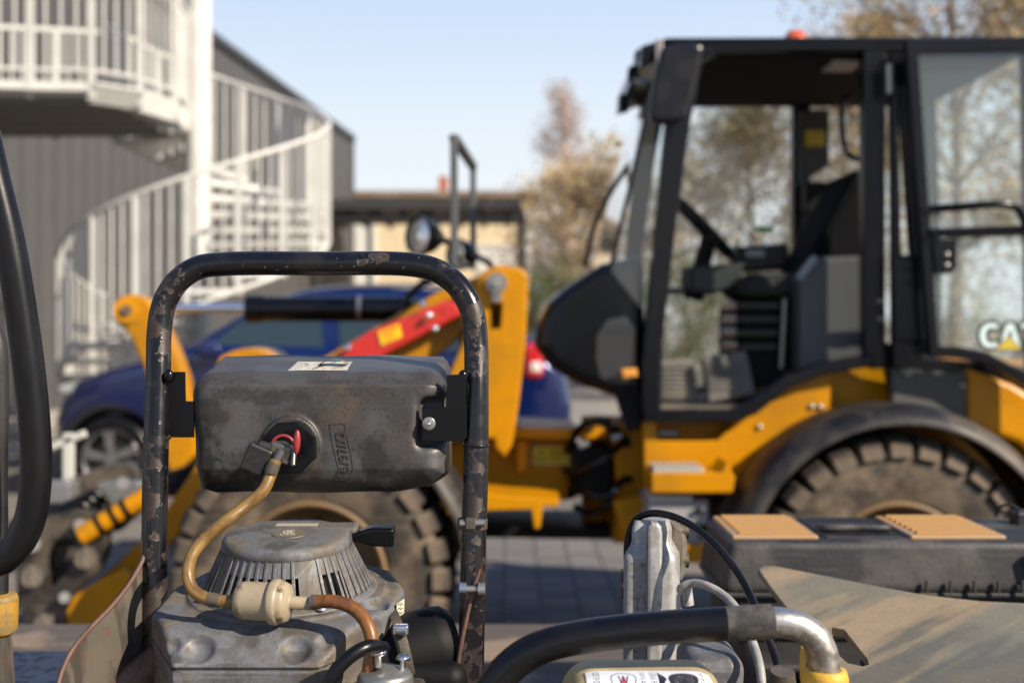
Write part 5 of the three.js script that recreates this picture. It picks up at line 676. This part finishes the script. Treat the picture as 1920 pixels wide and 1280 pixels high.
  { const c = P(1205, 1332, 1.24); const tk = boxUV(sdfMesh((x, y, z) => sbox(x - c.x, y - c.y, z - c.z, .080, .042, .06, .032), V(c.x - .1, c.y - .06, c.z - .08), V(c.x + .1, c.y + .06, c.z + .08), .004)); const tank = M('fuel_tank', tk, dusty(.50, .385, .185, [.34, .26, .15], .7, .2, .5, {}, 799), t);
    const lab = sticker(768, 192, (x, w, h) => { x.fillStyle = '#c9cdd6'; x.fillRect(0, 0, w, h); x.strokeStyle = '#22305a'; x.lineWidth = 7; x.beginPath(); x.ellipse(225, 96, 76, 60, 0, 0, 7); x.stroke(); x.font = 'bold 74px sans-serif'; x.textAlign = 'center'; x.fillStyle = '#22305a'; x.fillText('W', 225, 122); x.fillStyle = '#b02a2a'; x.beginPath(); x.moveTo(212, 122); x.lineTo(225, 78); x.lineTo(238, 122); x.fill(); x.fillStyle = '#26262c'; x.beginPath(); x.ellipse(590, 96, 92, 62, 0, 0, 7); x.fill(); x.fillStyle = '#6c6a6c'; for (let i = 0; i < 40; i++) x.fillRect(530 + rr(0, 120), 60 + rr(0, 70), 8, 4); x.fillStyle = '#1d2430'; x.beginPath(); x.moveTo(438, 22); x.lineTo(490, 96); x.lineTo(438, 170); x.fill(); for (const [cx, n] of [[60, 3], [350, 2], [408, 3], [710, 2]]) for (let i = 0; i < n; i++) { x.fillStyle = '#2a3140'; for (let j = 0; j < 7; j++) x.fillRect(cx - 18 + i * 15, 24 + j * 21, 8, rr(8, 17)); } });
    const pos = [], uv = [], N = 10, ys = (u, v) => { let z = c.z + .060 - .048 * v; const xx = c.x + lerp(-.058, .064, u); let a = c.y + .05, b = c.y; for (let k = 0; k < 22; k++) { const m = (a + b) / 2; sbox(xx - c.x, m - c.y, z - c.z, .080, .042, .06, .032) > 0 ? a = m : b = m; } return V(xx, a + .0009, z); }; const gpl = new THREE.PlaneGeometry(1, 1, 14, 10), q = gpl.attributes.position; for (let i = 0; i < q.count; i++) { const v = ys(q.getX(i) + .5, clamp(q.getY(i) + .5, .12, 1)); q.setXYZ(i, v.x, v.y, v.z); } gpl.computeVertexNormals(); M('tank_label', gpl, lab, tank); M('tank_neck', cyl(V(c.x, c.y - .03, c.z), V(c.x, BED + .12, -1.42), .03, .05, 16), steelDirt, t); }
  M('engine_casting', boxUV(sdfMesh((x, y, z) => sbox(x - P(1338, 0, 1.42).x, y - P(0, 1300, 1.42).y, z + 1.45, .034, .046, .05, .018), V(P(1338, 0, 1.42).x - .05, P(0, 1300, 1.42).y - .06, -1.52), V(P(1338, 0, 1.42).x + .05, P(0, 1300, 1.42).y + .06, -1.38), .004)), castAlu, t); M('cable_boot', cyl(P(1462, 1315, 1.34), P(1468, 1258, 1.33), .020, .013, 18), steelDirt, t);
  M('lower_leg', box(.08, .24, BED + .07, .97, -1.60, -1.36, .03), steelDirt, t); M('ramming_shoe', box(.05, .28, BED, BED + .075, -1.70, -1.26, .02), steelDirt, t); M('handle_bracket', box(P(905, 0, 1.225).x - .02, P(1549, 0, 1.225).x + .02, .93, .96, -1.50, -1.20, .01), steelDirt, t);
}

// ---------------------------------------------------------------- chest, toolbox, compactor pad
{
  const chest = thing('storage_chest', 'black steel storage chest beneath the toolbox and the pad', 'chest', V(.72, BED, -2.0));
  M('chest_body', box(.40, 1.30, BED, .90, -2.42, -1.98, .015), chestMat, chest); M('chest_lid', box(.385, 1.315, .902, .93, -2.43, -1.97, .008), chestMat, chest);
  const tb = thing('toolbox', 'dusty black toolbox with two yellow lid trays and a folding handle', 'toolbox', V(.63, .93, -2.22));
  const x0 = P(1352, 0, 2.1).x, x1 = x0 + .60, yT = P(0, 1013, 2.1).y, z0 = -2.36, z1 = -2.085;
  M('box_body', boxUV(rbox(x1 - x0 - .04, .12, .24, .015, 3).translate((x0 + x1) / 2, .93 + .06, -2.22)), toolPlastic, tb);
  const lidF = (x, y, z) => { const m = (x0 + x1) / 2, k = clamp((yT - y) / .09); return sbox(x - m, y - yT + .045, z + 2.222, .285 + .014 * k, .045, .124 + .012 * k, .014); };
  const lid = M('box_lid', boxUV(sdfMesh(lidF, V(x0 - .03, yT - .11, z0 - .03), V(x1 + .03, yT + .02, z1 + .03), .006)), toolPlastic, tb);
  for (let i = 0; i < 6; i++) { const x = x0 + .34 + i * .04; M('lid_rib', rbox(.005, .022, .006, .002, 1).translate(x, yT - .074, z1 + .0045), toolPlastic, lid); }
  M('lid_rim', boxUV(rbox(.60, .010, .266, .004, 2).translate((x0 + x1) / 2, yT - .091, -2.222)), toolPlastic, lid);
  for (const [a, b] of [[1372, 1534], [1706, 1886]]) { const xa = P(a, 0, 2.12).x, xb = P(b, 0, 2.12).x; const tr = M('lid_tray', boxUV(rbox(xb - xa, .010, .215, .004, 2).translate((xa + xb) / 2, yT + .001, -2.222)), toolYellow, tb); for (let i = 0; i < 7; i++) M('tray_rib', rbox((xb - xa) * .82, .006, .012, .002, 1).translate((xa + xb) / 2, yT + .0075, -2.135 - i * .029), trayRib, tr); }
  { const xa = P(1548, 0, 2.12).x, xb = P(1692, 0, 2.12).x; M('handle_recess', rbox(xb - xa, .006, .21, .002).translate((xa + xb) / 2, yT + .0005, -2.222), blackPlastic, tb); M('carry_handle', tube([V(xa + .008, yT + .006, -2.20), V(xa + .012, yT + .010, -2.165), V((xa + xb) / 2, yT + .012, -2.16), V(xb - .012, yT + .010, -2.165), V(xb - .008, yT + .006, -2.20)], .007, 40, 10), toolPlastic, tb); }
  M('box_latch', rbox(.05, .04, .016, .004).translate(x1 - .06, yT - .035, z1 + .006), blackPlastic, tb); M('corner_ring', tube([P(1868, 968, 2.28), P(1876, 950, 2.28), P(1900, 948, 2.28), P(1918, 962, 2.28)], .003, 30, 8), black, tb); M('corner_clip', rbox(.05, .03, .04, .006).translate(...P(1925, 972, 2.28).toArray()), blackPlastic, tb);
}
{
  const sup = thing('steel_trestle', 'low black steel trestle carrying the green pad', 'trestle', V(.70, BED, -1.66));
  for (const [x, z] of [[.56, -1.86], [1.02, -1.86], [.56, -1.48], [1.02, -1.48]]) M('leg', box(x - .02, x + .02, BED, .985, z - .02, z + .02, .004), chestMat, sup);
  M('top_panel', box(.52, 1.06, .985, 1.0, -1.90, -1.44, .004), chestMat, sup); M('skirt', box(.53, 1.05, .76, .984, -1.885, -1.88, 0), chestMat, sup); M('skirt', box(.525, .53, .76, .984, -1.88, -1.46, 0), chestMat, sup);
  // pad: outline in px on a plane sloping to the operator
  const pt = (px, py) => { const nx = (px - CX) / F, ny = -(py - CY) / F; const k = .105; /* plane y = 1.093 + k*(d-1.93) */ const d = (1.084 - k * 1.93 - EYE) / (ny - k); return [nx * d, d]; };
  const ol = [[1424, 1066], [1436, 1060], [1452, 1061], [1540, 1078], [1640, 1098], [1740, 1116], [1840, 1127], [1990, 1134], [2080, 1320], [1660, 1345], [1590, 1290], [1560, 1235], [1500, 1168], [1446, 1098]].map(([a, b]) => pt(a, b));
  const hole = [[1562, 1176], [1584, 1180], [1628, 1236], [1630, 1246], [1618, 1249], [1590, 1243], [1566, 1222], [1552, 1192]].map(([a, b]) => pt(a, b));
  const s = smoothPath(ol); s.holes.push(smoothPath(hole)); const g = new THREE.ExtrudeGeometry(s, { depth: .008, bevelEnabled: true, bevelSize: .0015, bevelThickness: .0015, bevelSegments: 2 });
  const p = g.attributes.position; for (let i = 0; i < p.count; i++) { const x = p.getX(i), d = p.getY(i), h = p.getZ(i); p.setXYZ(i, x, 1.084 + .105 * (d - 1.93) - .0095 + h, -d); } const uv = g.attributes.uv; for (let i = 0; i < uv.count; i++) uv.setXY(i, p.getX(i), p.getZ(i)); const ix = g; ix.computeVertexNormals();
  const pad = thing('compactor_pad', 'scuffed greenish plastic compactor pad with a cut out grip hole', 'pad', V(.7, 1.0, -1.66)); const mm = M('pad_sheet', ix, matMat, pad); mm.material.side = THREE.DoubleSide;
  M('pad_block', box(.60, 1.0, 1.0, 1.022, -1.50, -1.47, .002), chestMat, sup); M('pad_block', box(.56, 1.0, 1.0, 1.055, -1.84, -1.80, .002), chestMat, sup);
}
renderer.render(scene, camera);
